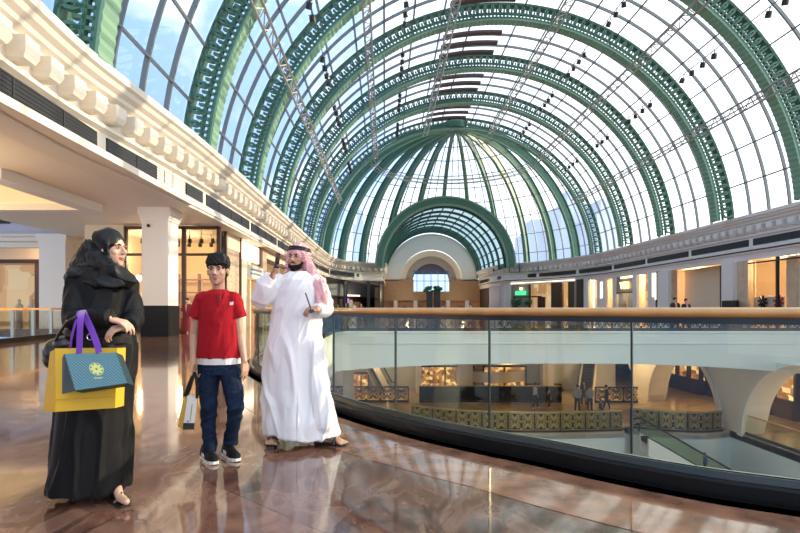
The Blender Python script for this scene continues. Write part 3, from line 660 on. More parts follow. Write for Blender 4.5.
# dropped coffer with glowing tray
X0, X1, Y1, Y2 = -24.0, -11.3, 15.6, 21.2
m = MB(); m.box(X0, X1, Y1, Y1 + .6, 4.98, 5.3); m.box(X0, X1, Y2 - .6, Y2, 4.98, 5.3); m.box(X0, X0 + .6, Y1 + .6, Y2 - .6, 4.98, 5.3); m.box(X1 - .6, X1, Y1 + .6, Y2 - .6, 4.98, 5.3)
t = tag(m.build('ceiling_coffer', M['white']), 'dropped rectangular ceiling coffer with a glowing amber tray', 'ceiling coffer')
MB().box(X0 + .62, X1 - .62, Y1 + .62, Y2 - .62, 5.24, 5.29).build('glowing_tray', mat('amber_cove_light', (1, .8, .5), .6, emit=(1, .66, .28), es=.95), t)
m = MB(); m.box(-13.6, -9.6, 6.0, 12.4, 5.02, 5.3); tag(m.build('ceiling_panel', M['white']), 'plain dropped ceiling panel nearer than the glowing coffer', 'ceiling panel')
# columns
def column(x, y, w, h, label, plinth=True):
    t = thing('column', (x, y, 0), label, 'column')
    MB().box(x - w / 2, x + w / 2, y - w / 2, y + w / 2, 1.25 if plinth else 0, h).build('shaft', M['white'], t)
    m = MB(); 
    for z0, z1, e in ((h - .55, h - .42, .04), (h - .42, h - .3, .08), (h - .3, h, .12)): m.box(x - w / 2 - e, x + w / 2 + e, y - w / 2 - e, y + w / 2 + e, z0, z1)
    m.build('capital', M['white'], t)
    if plinth: MB().box(x - w / 2 - .03, x + w / 2 + .03, y - w / 2 - .03, y + w / 2 + .03, 0, 1.27).build('plinth', M['blackgloss'], t)
    return t
c = column(-9.45, 22.3, 1.08, 5.3, 'square white column on black plinth between the woman and the boy')
MB().ell((-9.7, 21.72, 4.55), (.07, .05, .07)).build('dome_camera', M['black'], c)
column(-19.0, 31.0, 1.5, 5.4, 'square white column behind the left glass balustrade', False)
column(-20.9, 36.5, 1.0, 5.4, 'slim cream pier deeper in the left gallery beside the honey lit shop', False)
# left balustrade
t = thing('glass_balustrade', (-12.7, 17, 0), 'distant straight glass balustrade with steel posts, left of the woman', 'balustrade')
lp = [(-12.5, 10), (-12.3, 13), (-12.6, 17.4), (-13.3, 22.4), (-13.35, 29)]
MB().sweep(lp, [(.02, .15), (.02, 1.06), (-.0, 1.06), (-.0, .15)]).build('glass_panel', M['balglass'], t)
MB().sweep(lp, [(.06, 1.1), (.06, 1.17), (-.05, 1.17), (-.05, 1.1)]).build('handrail', M['rail'], t); MB().sweep(lp, [(.08, 0), (.08, .16), (-.06, .16), (-.06, 0)]).build('kerb', M['blackgloss'], t)
for p in resample([V(q) for q in lp], 1.35): MB().box(p.x - .05, p.x + .05, p.y - .04, p.y + .04, 0, 1.1).build('post', M['steel'], t)
# facade facing the camera at y = 26.5
t = thing('storefront', (-10.8, 26.5, 0), 'tall glass storefront with dark frames behind the white column', 'storefront')
f = MB()
for u in (125.5, 184, 219): x = (u - VX) / F * 26.5; f.box(x - .09, x + .09, 26.4, 26.6, 0, 5.2)
xa, xb = (125.5 - VX) / F * 26.5, (219 - VX) / F * 26.5
f.box(xa, xb, 26.4, 26.6, 5.1, 5.25); f.box(xa, xb, 26.42, 26.58, 3.78, 3.9); f.box(xa, xb, 26.4, 26.6, 0, .15); f.build('frame', M['dkbrown'], t)
MB().box(xa, xb, 26.49, 26.51, .15, 5.1).build('glass_pane', M['shopglass'], t)
struct(MB().box(-14.9, xa, 26.3, 26.7, 0, 5.3).build('wall_left_return', M['cream'])); struct(MB().box(-14.9, -14.7, 26.7, 36, 0, 5.3).build('wall_shop_side', M['cream']))
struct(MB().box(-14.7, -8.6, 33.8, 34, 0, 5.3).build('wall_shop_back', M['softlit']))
m = MB()
for k in range(4):
    x = -13.6 + k * 1.3
    s = thing('display_shelf', (x, 33, 0), ['honey lit display shelf at the left end of the column storefront', 'honey lit display shelf second from the left in the column storefront', 'honey lit display shelf third from the left in the column storefront', 'honey lit display shelf at the corner end of the column storefront'][k], 'shelf', 'shelves in the column storefront')
    for z in (.5, 1.3, 2.1, 2.9): MB().box(x - .55, x + .55, 32.8, 33.3, z, z + .06).build('shelf_board', M['wood'], s)
    MB().box(x - .6, x - .55, 32.8, 33.3, 0, 3.3).build('side_panel', M['wood'], s)
m = MB()
for k in range(14):
    x, y, z = -12.8 + (k % 7) * .62, 28.0 + (k // 7) * 1.6, 4.65
    tag(MB().lathe((x, y, z), [(.015, .6), (.015, .2), (.1, .16), (.12, -.05), (.03, -.08)], 8).build('pendant_lamp', M['black']), 'small dark ceiling lamp inside the tall glass storefront, %s row' % ('front' if k < 7 else 'rear'), 'lamp', 'lamps in the tall storefront, %s row' % ('front' if k < 7 else 'rear'))
for k in range(6):
    x = -11.9 + k * .42; tag(MB().lathe((x, 27.5 + (k % 2) * .5, 0), [(.2, 0), (.16, .6), (.2, 1.0), (.07, 1.35), (.1, 1.55), (.02, 1.65)], 10).build('mannequin', M['goods'] if k % 2 else M['white']), 'dressed torso display inside the tall glass storefront, ' + ['leftmost', 'second from the left', 'third from the left', 'third from the corner', 'second from the corner', 'nearest the corner'][k], 'mannequin', 'displays in the tall storefront')
# wall running away along x = -8.5
def hit(path, u):
    k = (u - VX) / F
    for a, b in zip(path, path[1:]):
        fa, fb = a[0] - k * a[1], b[0] - k * b[1]
        if fa * fb <= 0 and abs(fa - fb) > 1e-9: t = fa / (fa - fb); return V((a[0] + (b[0] - a[0]) * t, a[1] + (b[1] - a[1]) * t, 0))
    return V((path[-1][0], path[-1][1], 0))
def wpanel(m, path, u0, u1, z0, z1, off, th=.1):   # slab between two stations of a wall line, off = how far behind the line
    a, b = hit(path, u0), hit(path, u1); d = (b - a); L = d.length
    if L < 1e-3: return m
    d.normalize(); n = V((-d.y, d.x, 0)); s = 1 if (n.x * a.x + n.y * a.y) > 0 else -1; n *= s
    c = (a + b) / 2 + n * (off + th / 2); m.obox((c.x, c.y, (z0 + z1) / 2), d * L / 2, n * th / 2, V((0, 0, (z1 - z0) / 2))); return m
LW = smooth_path([(-8.5, 26.5), (-8.4, 40), (-8.35, 60), (-8.0, 69), (-6.6, 75.5), (-3.6, 79.8)], 4) + [(-.4, 81.3), (-.2, 101)]
def st(label, parts, path, name='storefront', cat='storefront'):
    p = hit(path, parts[0][2]); t = thing(name, (p.x, p.y, 0), label, cat)
    for nm, mm, u0, u1, z0, z1, off, th in parts: wpanel(MB(), path, u0, u1, z0, z1, off, th).build(nm, M[mm], t)
    return t
struct(wpanel(MB(), LW, 219, 226, 0, 5.3, .0, .25).build('wall_corner_left', M['shopglass']))
st('patterned stone shopfront bay just past the corner, behind the boy', [('stone_panel', 'stone', 226, 240, 0, 4.4, .05, .2), ('upper_panel', 'cream', 226, 240, 4.4, 5.25, 0, .2), ('frame', 'dkbrown', 225.2, 226.2, 0, 5.25, -.05, .3), ('frame', 'dkbrown', 240, 241, 0, 5.25, -.05, .3)], LW)
st('light wood shopfront with pale lettered board over a brown doorway, between boy and man', [('pilaster', 'cream', 241, 247, 0, 4.0, -.05, .3), ('upper_window', 'litwhite', 242, 259, 4.1, 5.15, .0, .1), ('name_board', 'white', 248, 262, 3.05, 3.85, -.08, .1), ('doorway', 'wood', 249, 262, 0, 3.0, .25, .1), ('pilaster', 'beige', 262, 266, 0, 5.2, -.05, .3), ('frame', 'dkbrown', 259, 260, 4, 5.25, -.08, .2)], LW)
tt = bpy.data.objects['storefront.002'] if 'storefront.002' in bpy.data.objects else None
m = MB()
for k in range(7):
    for r_ in (3.6, 3.35): wpanel(m, LW, 249.6 + k * 1.6, 250.6 + k * 1.6, r_ - .06, r_ + .06, -.1, .02)
m.build('lettering', M['bar'], tt)
for i, (u0, u1, lab) in enumerate(((266, 279, 'amber lit shopfront directly behind the raised arm of the man'), (279, 291, 'amber lit shopfront hidden mostly behind the man'), (291, 303, 'amber lit shopfront beyond the man, before the far corner'), (303, 326, 'dark framed shopfront at the far left bend'))):
    st(lab, [('interior', 'highlit', u0, u1, .3, 4.8, 1.2, .1), ('frame', 'dkbrown', u0, u0 + .5, 0, 5.2, 0, .2), ('header', 'cream', u0, u1, 4.7, 5.25, 0, .2), ('pilaster', 'beige', u1 - 2, u1, 0, 5.2, -.05, .3), ('glass_pane', 'shopglass', u0, u1 - 2, .1, 4.7, .08, .02)], LW)
M['greypane'] = mat('grey_shop_panel', (.30, .28, .26), .4)
st('dark framed corner shop under the left cornice end, purple lamps inside', [('interior', 'greypane', 327, 383, 2.9, 5.1, 1.5, .1), ('interior', 'darkint', 327, 383, 0, 2.9, 1.5, .1), ('light_band', 'litwhite', 347, 366, 2.95, 3.15, 1.3, .1), ('frame', 'black', 327, 384, 2.75, 2.95, 0, .2), ('frame', 'black', 344.5, 347.5, 0, 5.2, 0, .2), ('frame', 'black', 367, 370, 0, 5.2, 0, .2), ('frame', 'black', 380, 384, 0, 5.2, 0, .2), ('header', 'black', 327, 384, 4.9, 5.25, -.05, .2),
   ('purple_lamp', 'purplelit', 331, 334, 2.55, 2.85, .4, .1), ('purple_lamp', 'purplelit', 349, 353, 1.9, 2.6, .8, .1), ('display', 'goods', 356, 364, 1.0, 2.1, .9, .1), ('display', 'white', 352.5, 356, 1.0, 2.4, .7, .1), ('glass_pane', 'shopglass', 327, 383, 0, 2.7, .05, .02)], LW)
# ================================================================ right side shops
RW = smooth_path([(27.2, -8), (27.2, 30), (27.2, 60), (26.9, 66), (25.2, 73.3), (22.2, 79.6)], 5) + [(18.8, 83.2), (18.1, 90), (18, 101)]
RW = list(reversed(RW))
m = MB(); m.sweep(RW, [(0, 4.75), (0, 5.3), (.3, 5.3), (.3, 4.75)]); struct(m.build('wall_right_fascia', M['pierwhite']))
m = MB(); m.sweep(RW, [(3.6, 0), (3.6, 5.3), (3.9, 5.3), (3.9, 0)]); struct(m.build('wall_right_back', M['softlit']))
m = MB(); m.sweep(RW, [(.2, 4.9), (.2, 5.0), (3.8, 5.0), (3.8, 4.9)]); struct(m.build('ceiling_shops', M['ceil']))
st('plain cream recessed shopfront with slim dark door lines, second bay across the void', [('side_wall', 'beige', 660.5, 672, 0, 4.75, -.0, .5), ('white_pier', 'pierwhite', 660, 671, 0, 4.75, -.25, .3), ('recess_wall', 'cream', 671, 738, 0, 4.8, 1.3, .1), ('door_line', 'dkbrown', 705.6, 707, 0, 4.75, 1.2, .1), ('door_line', 'dkbrown', 714.5, 715.5, 0, 4.2, 1.2, .1), ('door_line', 'dkbrown', 715, 724, 4.1, 4.2, 1.2, .1), ('door_panel', 'beige', 716, 724, 0, 4.1, 1.22, .1)], RW)
st('white pier with warm return, between the cream bay and the flower poster shop', [('pier_front', 'pierwhite', 725, 737, 0, 4.75, -.3, .6), ('return', 'beige', 737, 748, 0, 4.75, .0, .4), ('black_stone_base', 'black', 728, 743, 0, 1.75, -.5, .2)], RW, 'shop_pier', 'pier')
s = st('glass shopfront with white flower poster, at the picture edge across the void', [('interior', 'highlit', 748, 830, 0, 2.9, 3.0, .1), ('back_panel', 'cream', 746, 830, 2.9, 4.7, 3.0, .1), ('frame', 'black', 775.5, 777.5, 0, 4.75, 0, .15), ('frame', 'black', 746, 830, 4.45, 4.55, 0, .12), ('pier', 'beige', 779, 790, 0, 4.75, .5, .4), ('cream_panel', 'cream', 790, 830, 0, 4.3, .6, .1), ('glass_pane', 'shopglass', 748, 775, 0, 4.4, .05, .02), ('poster', 'white', 750, 779, .6, 1.95, .35, .04)], RW)
def flower(u, v, r, mm, nm, parent):
    p = hit(RW, u) ; c = V((p.x + .25, p.y, H - (v - VY) / F * p.y)); m = MB()
    for k in range(8):
        a = 2 * pi * k / 8 + .2; dv = V((0, cos(a), sin(a))); m.obox(c + dv * r * .6, dv * r * .4, V((0, -sin(a), cos(a))) * r * .14, V((.02, 0, 0)))
    m.build(nm, M[mm] if isinstance(mm, str) else mm, parent)
flower(759, 302, .48, 'black', 'flower_print', s); flower(775, 302, .5, mat('red_print', (.5, .08, .06), .6), 'flower_print', s)
s = st('warm lit boutique with gold letters over grey doors, across the void', [('black_edge', 'black', 656.5, 660, 0, 4.8, -.1, .3), ('pale_pier', 'pierwhite', 648, 656, 0, 4.8, 0, .3), ('light_strip', 'litwhite', 652.5, 654, 2.3, 4.7, -.06, .05), ('light_strip', 'litwhite', 656, 657.2, 2.0, 4.7, -.12, .05), ('warm_bay', 'highlit', 636, 648, 0, 4.8, 1.0, .1), ('pale_pier', 'pierwhite', 632.5, 636.5, 0, 4.8, 0, .3), ('sign_wall', 'greypane', 615.5, 632.5, 3.0, 4.8, .15, .1), ('door_lintel', 'black', 615.5, 632.5, 2.85, 3.0, .1, .15), ('grey_door', 'steel', 616, 624, 0, 2.85, .3, .05), ('grey_door', 'steel', 624.6, 632, 0, 2.85, .3, .05), ('pale_pier', 'pierwhite', 612.5, 615.5, 0, 4.8, 0, .3), ('warm_bay', 'highlit', 605.5, 612.5, 0, 4.8, 1.0, .1), ('pale_pier', 'pierwhite', 597, 605.5, 0, 4.8, 0, .3), ('light_strip', 'litwhite', 600.5, 602.5, 2.4, 4.4, -.06, .05), ('warm_bay', 'highlit', 588, 597, 0, 4.8, 1.0, .1), ('light_strip', 'litwhite', 589.5, 591, 1.2, 4.4, .5, .05), ('pale_pier', 'pierwhite', 583.5, 588, 0, 4.8, 0, .3), ('black_edge', 'black', 577, 583.5, 0, 5.0, -.1, .3), ('ceiling_glow', 'lit', 620, 633, 4.55, 4.75, .05, .05)], RW)
p = hit(RW, 624.5); cu = bpy.data.curves.new('lettering', 'FONT'); cu.body = 'VERI'; cu.size = 1.15; cu.extrude = .04; cu.align_x = 'CENTER'; tx = bpy.data.objects.new('tmp', cu); C.objects.link(tx); bpy.context.view_layer.update()
me = bpy.data.meshes.new_from_object(tx.evaluated_get(bpy.context.evaluated_depsgraph_get())); bpy.data.objects.remove(tx); me.materials.append(M['gold'])
o = bpy.data.objects.new('gold_lettering', me); C.objects.link(o); o.parent = s; o.location = V((p.x - .02, p.y, 3.35)) - parent_loc(s); o.rotation_euler = (pi / 2, 0, -pi / 2)
s = st('brown fronted shop in the far curve with a lit green sign and plants', [('pale_pier', 'lav', 500.5, 504, 0, 5.0, 0, .3), ('white_pier', 'pierwhite', 504, 510.5, 0, 5.0, -.1, .3), ('grey_wall', 'greypane', 510.5, 529, 0, 4.8, .2, .1), ('cove_light', 'litwhite', 511, 575, 4.9, 5.02, -.1, .05), ('frame', 'dkbrown', 528.6, 530.2, 0, 4.8, 0, .2), ('interior', 'highlit', 530, 551, 0, 4.8, .8, .1), ('timber_wall', 'dkbrown', 551, 562, 0, 4.8, 0, .3), ('interior', 'highlit', 562, 568, 0, 4.8, .8, .1), ('timber_wall', 'dkbrown', 568, 574.5, 0, 4.8, 0, .3), ('grey_pier', 'greypane', 574.5, 578, 0, 4.9, -.05, .3), ('low_frame', 'dkbrown', 515, 543, 2.75, 2.95, -.4, .1), ('low_frame', 'dkbrown', 515, 516, 0, 2.9, -.4, .1), ('green_sign', 'greenlit', 516, 526.5, 3.15, 3.75, -.2, .1), ('sign_lamp', 'lit', 520.3, 522.8, 3.9, 4.3, -.2, .1), ('dark_cabinet', 'dkbrown', 536, 543, 0, 2.8, .3, .2)], RW)
for k, (u, r, lab) in enumerate(((522, .9, 'bushy green plant below the lit green sign'), (534.5, .6, 'green plant right beside the plant below the green sign'))):
    p = hit(RW, u); t = thing('potted_plant', (p.x - 1.2, p.y - 1.5, 0), lab, 'plant')
    m = MB(); rd = random.Random(k)
    for _ in range(45): q = V((rd.gauss(0, r * .35), rd.gauss(0, r * .4), rd.gauss(0, r * .3))); m.ell(V((p.x - 1.2, p.y - 1.5, 2.0)) + q, (.22, .22, .1), nu=6, nv=4)
    m.build('foliage', M['leaf'], t); MB().lathe((p.x - 1.2, p.y - 1.5, 0), [(.35, 0), (.45, .7), (.1, .72), (.06, 1.8)], 10).build('pot', M['black'], t)
p = W(352, 318, 25.2)
# tunnel sides and shop corner by the right cornice end
st('dark shop side under the right cornice end', [('side', 'lav', 489, 500, 0, 4.7, .0, .2), ('opening', 'darkint', 480, 488, 0, 4.6, .0, .2)], RW, 'storefront', 'storefront')
# ---- lamps
def lamp(x, y, z, e, col=(1, .72, .42), r=.25):
    l = bpy.data.lights.new('lamp', 'POINT'); l.energy = e; l.color = col; l.shadow_soft_size = r; o = bpy.data.objects.new('lamp', l); C.objects.link(o); o.location = (x, y, z)
lamp(-11.5, 29.5, 4.0, 450, (1, .78, .5)); lamp(-13.5, 29.5, 4.0, 200, (1, .78, .5))
lamp(-22, 36, 4.2, 900); lamp(-17.5, 18.4, 4.6, 250)
lamp(-13, 5, 3.4, 380); lamp(-12, 13, 3.4, 380); lamp(-20, 10, 3.6, 500)  # unseen fill lights added to brighten the left gallery ceiling
for y in (38, 50, 62, 72): lamp(29.5 if y < 66 else 27.5, y, 4.2, 900)
for p in ((23.5, 27, -2.6), (23.5, 37, -2.6), (10, 42.5, -2.6), (-1, 42, -2.6), (18, 41, -2.6)): lamp(*p, 330, (1, .66, .36))
lamp(4, 95, 3.5, 500); lamp(14, 95, 3.5, 500)
# deep left shop
struct(MB().box(-32, -14, 40, 40.3, 0, 5.4).build('wall_gallery_back', M['cream']))
t = thing('storefront', (-26.5, 36.5, 0), 'honey lit shop with dark brown frame at the far left edge', 'storefront')
MB().box(-31, -22.6, 38.6, 38.7, .2, 4.3).build('interior', M['highlit'], t); MB().box(-24.0, -22.0, 36.3, 36.6, 0, 4.3).build('brown_pier', M['dkbrown'], t); MB().box(-32, -22, 36.3, 36.6, 4.25, 4.5).build('header', M['dkbrown'], t); MB().box(-32, -24.0, 36.42, 36.44, .2, 4.25).build('glass_pane', M['shopglass'], t)
struct(MB().box(-32, -14, 36.2, 36.7, 4.5, 5.4).build('wall_left_header', M['cream']))
for x, lab in ((-24.9, 'pale dressed mannequin in the far left shop, nearer the brown frame'), (-25.8, 'pale dressed mannequin in the far left shop, nearer the picture edge')):
    tag(MB().lathe((x, 37.4, 0), [(.22, 0), (.18, .9), (.24, 1.35), (.07, 1.5), (.12, 1.68), (.03, 1.82)], 12).build('mannequin', M['white'], smooth=True), lab, 'mannequin')
# ================================================================ people
P3 = lambda f: V(f)
def frame(fwd, up=(0, 0, 1)):
    f = V(fwd).normalized(); u = V(up); s = f.cross(u).normalized(); u = s.cross(f).normalized(); return f, s, u   # s = the person's right-hand side
def Rm(f, s, u): return Matrix((s, f, u)).transposed()
def add_head(m, c, fwd, up, k, feminine=False, child=False):
    f, s, u = frame(fwd, up); R = Rm(f, s, u); at = lambda a, b, d: c + (s * a + f * b + u * d) * k
    m.ell(at(0, -.015, .03), (.077 * k, .098 * k, .092 * k), R, 24, 16)
    m.ell(at(0, .022, -.03), (.065 * k, .07 * k, .085 * k), R, 22, 14)
    m.ell(at(0, .045, -.078), (.042 * k, .042 * k, .032 * k), R); m.ell(at(0, .066, -.098), (.022 * k, .018 * k, .016 * k), R)
    for q in (-1, 1):
        m.ell(at(.038 * q, .060, -.022), (.024 * k, .022 * k, .022 * k), R); m.ell(at(.079 * q, -.008, -.008), (.009 * k, .019 * k, .032 * k), R, 10, 8)
        m.ell(at(.030 * q, .078, .026), (.026 * k, .012 * k, .009 * k), R, 10, 8); m.ell(at(.011 * q, .104, -.030), (.008 * k, .01 * k, .008 * k), R, 8, 6)
    m.cap(at(0, .088, .012), at(0, .112, -.024), .0085 * k, .0125 * k)
    m.cap(at(0, -.02, -.05), at(0, -.03, -.15), (.050 if (feminine or child) else .060) * k, (.052 if (feminine or child) else .064) * k)
    return at, R
def face(parent, at, R, k, skin, lip, brow, smile=0., beard=None, teeth=False):
    for q in (-1, 1):
        e = MB(); e.ell(at(.031 * q, .0815, .004), (.0125 * k, .007 * k, .0052 * k), R, 12, 8); eye = e.build('eye', M['eyewhite'], parent, True)
        MB().ell(at(.031 * q, .0865, .004), (.0072 * k, .0042 * k, .0062 * k), R, 10, 6).build('iris', M['iris'], eye, True)
        b = MB(); b.tube([at(.012 * q, .0915, .022), at(.030 * q, .0925, .029), at(.050 * q, .078, .024)], [.003 * k, .0048 * k, .002 * k], 6); b.build('eyebrow', brow, parent, True)
        b = MB(); b.tube([at(.017 * q, .0885, .007), at(.031 * q, .0905, .0125), at(.046 * q, .0805, .006)], .0018 * k, 5); b.build('eyelid', brow, parent, True)
    l = MB(); w = .024 + .005 * (smile > 0); L_ = smile * .006
    l.tube([at(-w, .074, -.058 + L_), at(-.012, .090, -.060), at(0, .0935, -.0595), at(.012, .090, -.060), at(w, .074, -.058 + L_)], [.002 * k, .0045 * k, .005 * k, .0045 * k, .002 * k], 8)
    l.tube([at(-w, .074, -.058 + L_), at(-.012, .088, -.069), at(0, .091, -.0715), at(.012, .088, -.069), at(w, .074, -.058 + L_)], [.002 * k, .005 * k, .006 * k, .005 * k, .002 * k], 8)
    l.build('lips', lip, parent, True)
    if teeth: MB().ell(at(0, .089, -.065), (.017 * k, .006 * k, .0042 * k), R, 10, 6).build('teeth', M['teeth'], parent, True)
def hand(m, w, d, pn, k=1., curl=.5, thumb=1, spread=.02, fl=1.):
    """wrist w, pointing d, palm facing pn, thumb on side +/-1; curls towards pn"""
    d = V(d).normalized(); pn = V(pn); pn = (pn - d * pn.dot(d)).normalized(); s = d.cross(pn) * thumb
    for i, o in enumerate((.030, .010, -.010, -.028)):
        kn = w + d * (.088 - .006 * abs(i - 1)) * k + s * o * k; m.cap(w + d * .01 * k + s * o * .55 * k, kn, .0135 * k, .0105 * k, 8)
        L_ = [(.040, .025, .020), (.044, .029, .021), (.041, .027, .020), (.032, .020, .018)][i]; a = curl * .5; p = kn; sp_ = s * (o * 1.2)
        for j, l in enumerate(L_):
            a += curl * (.45 + .35 * j * .6); dv = (d * cos(a) + pn * sin(a) + sp_ * (.9 if j == 0 else .3)).normalized(); q = p + dv * l * k * fl
            m.cap(p, q, (.0092 - .0011 * j) * k, (.0085 - .0012 * j) * k, 8); p = q
    b = w + d * .022 * k + s * .024 * k; t1 = b + (d * .62 + s * .62 + pn * .3).normalized() * .042 * k; t2 = t1 + (d * .9 + s * .25 + pn * (.25 + curl * .4)).normalized() * .032 * k; t3 = t2 + (d * .9 + pn * (.3 + curl * .6)).normalized() * .024 * k
    m.cap(b, t1, .0145 * k, .0115 * k, 8); m.cap(t1, t2, .0112 * k, .0095 * k, 8); m.cap(t2, t3, .0095 * k, .0078 * k, 8)
def rings_v(rows, n=48, fold=None):
    """rows: (centre, half width vec, half depth vec, fold amplitude)"""
    out = []
    for i, (c, a, b, am) in enumerate(rows):
        r = []
        for j in range(n):
            t = 2 * pi * j / n; k = 1 + (am * fold(t, i) if fold else 0)
            r.append(V(c) + V(a) * cos(t) * k + V(b) * sin(t) * k)
        out.append(r)
    return out
def cone(m, p0, p1, r0, r1, n=16, flat=1., fd=(0, 1, 0)):   # flat-ended sleeve piece
    p0, p1 = V(p0), V(p1); d = (p1 - p0).normalized(); x = d.cross(V(fd)).normalized(); y = d.cross(x)
    m.loft([[p + (x * cos(2 * pi * k / n) + y * flat * sin(2 * pi * k / n)) * r for k in range(n)] for p, r in ((p0, r0), ((p0 + p1) / 2, (r0 + r1) / 2), (p1, r1))])
M['eyewhite'] = mat('eye_white', (.75, .72, .68), .25); M['iris'] = mat('dark_iris', (.025, .012, .008), .15); M['teeth'] = mat('teeth', (.8, .78, .72), .3)
M['skin_w'] = mat('warm_fair_skin', (.66, .40, .28), .48, var=(22, .05)); M['skin_b'] = mat('light_brown_skin', (.56, .33, .22), .48, var=(22, .05)); M['skin_m'] = mat('brown_skin', (.50, .27, .17), .48, var=(22, .06))
M['lip'] = mat('lip', (.45, .14, .12), .4); M['hair'] = mat('black_hair', (.007, .005, .004), .5, spec=.25); M['beard'] = mat('dark_beard', (.014, .009, .007), .8, spec=.15)
M['abaya'] = mat('black_abaya_cloth', (.006, .006, .007), .6, spec=.22); M['hijab'] = mat('black_satin_scarf', (.006, .006, .0065), .45, spec=.3)
M['thobe'] = mat('white_thobe_cotton', (.84, .84, .87), .8, spec=.2); M['red'] = mat('red_jersey', (.36, .008, .016), .85, spec=.2, bump=(25, .2)); M['undershirt'] = mat('white_hem', (.75, .73, .72), .8)
M['jeans'] = mat('dark_blue_denim', (.010, .020, .048), .85, spec=.15, var=(7, .5)); M['shoe'] = mat('black_mesh_shoe', (.008, .008, .009), .7, spec=.2); M['sole'] = mat('white_sole', (.8, .8, .78), .5)
M['leather'] = mat('black_leather', (.012, .010, .010), .3, coat=.3); M['phone'] = mat('dark_phone', (.015, .015, .018), .12, coat=.5); M['toe'] = M['skin_w']
def checker(name, c1, c2, sc):
    m = bpy.data.materials.new(name); m.use_nodes = True; nt = m.node_tree; b = nt.nodes['Principled BSDF']; tc = nt.nodes.new('ShaderNodeTexCoord'); ck = nt.nodes.new('ShaderNodeTexChecker')
    ck.inputs['Scale'].default_value = sc; ck.inputs[1].default_value = (*c1, 1); ck.inputs[2].default_value = (*c2, 1); nt.links.new(tc.outputs['Object'], ck.inputs[0]); nt.links.new(ck.outputs[0], b.inputs['Base Color']); b.inputs['Roughness'].default_value = .85; return m
M['ghutra'] = checker('red_white_checked_cloth', (.62, .07, .10), (.85, .72, .72), 110)
Z = V((0, 0, 1))
# ---------------------------------------------------------------- WOMAN
dW = 3.28
def w(u, v, dy=0.): return W(u, v, dW + dy)
root = thing('person', V((w(96, 498).x, dW, 0)), 'person in a black abaya and headscarf, hands clasped, carrying bags on the forearm', 'person', 'walkers in the foreground')
f, s, u_ = frame((.965, -.27, .0), (0, 0, 1))
hc = w(111.5, 249.5, .02); k = .93
b = MB(); at, R = add_head(b, hc, f, u_, k, True)
b.cap(w(101, 285), w(100, 345), .09, .11); b.cap(w(98, 345), w(97, 380), .11, .11)
sh1, el1, wr1 = w(78, 285, -.05), w(74.5, 319, -.16), w(108, 319, -.245)
sh2, el2, wr2 = w(124, 284, .12), w(132, 320, .0), w(125, 328, -.20)
b.cap(sh1, el1, .045, .038); b.cap(el1, wr1, .036, .024); b.cap(sh2, el2, .045, .038); b.cap(el2, wr2, .036, .024)
b.cap(w(90, 375), w(84, 440), .085, .055); b.cap(w(84, 440), w(78, 486, .1), .05, .035); b.cap(w(103, 375), w(107, 440, .0), .085, .055); b.cap(w(107, 440, .0), w(116, 487, -.06), .045, .028)
hand(b, w(111, 319.5, -.27), w(131, 324, -.27) - w(111, 319.5, -.27), (-.1, .2, -1), .92, .55, 1)
hand(b, w(127, 326, -.235), w(112, 330, -.27) - w(127, 326, -.235), (.1, .5, -.8), .92, .7, -1)
# foot stepping forward (bare instep, dark shoe)
zz = V((0, 0, -.028)); b.cap(w(117, 487, -.07), w(120, 493, -.13) + zz, .028, .024); b.cap(w(120, 493, -.13) + zz, w(126.5, 497, -.20) + zz, .025, .019)
body = b.build('body', M['skin_w'], root, remesh=.0042, it=3)
face(root, at, R, k, M['skin_w'], M['lip'], M['hair'], smile=1, teeth=False)
# gown
rows_px = [(269, 93, 112, .12, 0), (273, 82, 121, .15, 0), (280, 75, 127, .17, .0), (292, 73, 130, .17, .003), (310, 72, 131, .175, .006), (330, 70, 132.5, .18, .008), (350, 67, 134, .19, .015), (375, 63, 134, .20, .01), (400, 61, 132, .21, .012), (425, 59, 130.5, .22, .015), (450, 56.5, 129, .22, .018), (470, 54.5, 128, .22, .02), (484, 53, 127.5, .22, .02), (487.5, 52.5, 127, .218, .02)]
fold = lambda t, i: (sin(5 * t + .6 + i * .05) + .7 * sin(9 * t + 1.3) + .5 * sin(14 * t + .2 * i)) * .6
n = 56; rr = rings_v([(w((a + c) / 2, v, .02 + .001 * (v - 266) * -.12), V(((c - a) / 2 / F * dW, 0, 0)), V((0, dd, 0)), am) for v, a, c, dd, am in rows_px], n, fold)
for j, p in enumerate(rr[-1]): rr[-1][j] = p + V((0, 0, -.012 * (1 - (p.x - rr[-1][0].x)) * .3))
b = MB(); b.loft(rr)
cone(b, w(78.5, 281, -.05), w(74, 317, -.15), .072, .066); b.ell(w(79, 282, -.05), (.08, .09, .07)); b.ell(w(74.5, 319.5, -.16), (.066, .07, .064)); cone(b, w(75, 320, -.17), w(111, 317.5, -.245), .068, .052)
b.ell(w(124, 283, .05), (.075, .09, .07)); cone(b, w(125.5, 284, .06), w(132.5, 316, .0), .075, .068); b.ell(w(133, 319, -.01), (.060, .07, .066)); cone(b, w(133, 319, -.02), w(128, 325, -.18), .064, .05)
gown = b.build('abaya', M['abaya'], root, remesh=.007, it=3, disp=lambda p, n_: ridge(p, (.05, 0, 1) if p.z < 1.0 else (.35, .1, 1), 9 if p.z < .95 else 13, .020 if p.z < .95 else .009, 3.1))
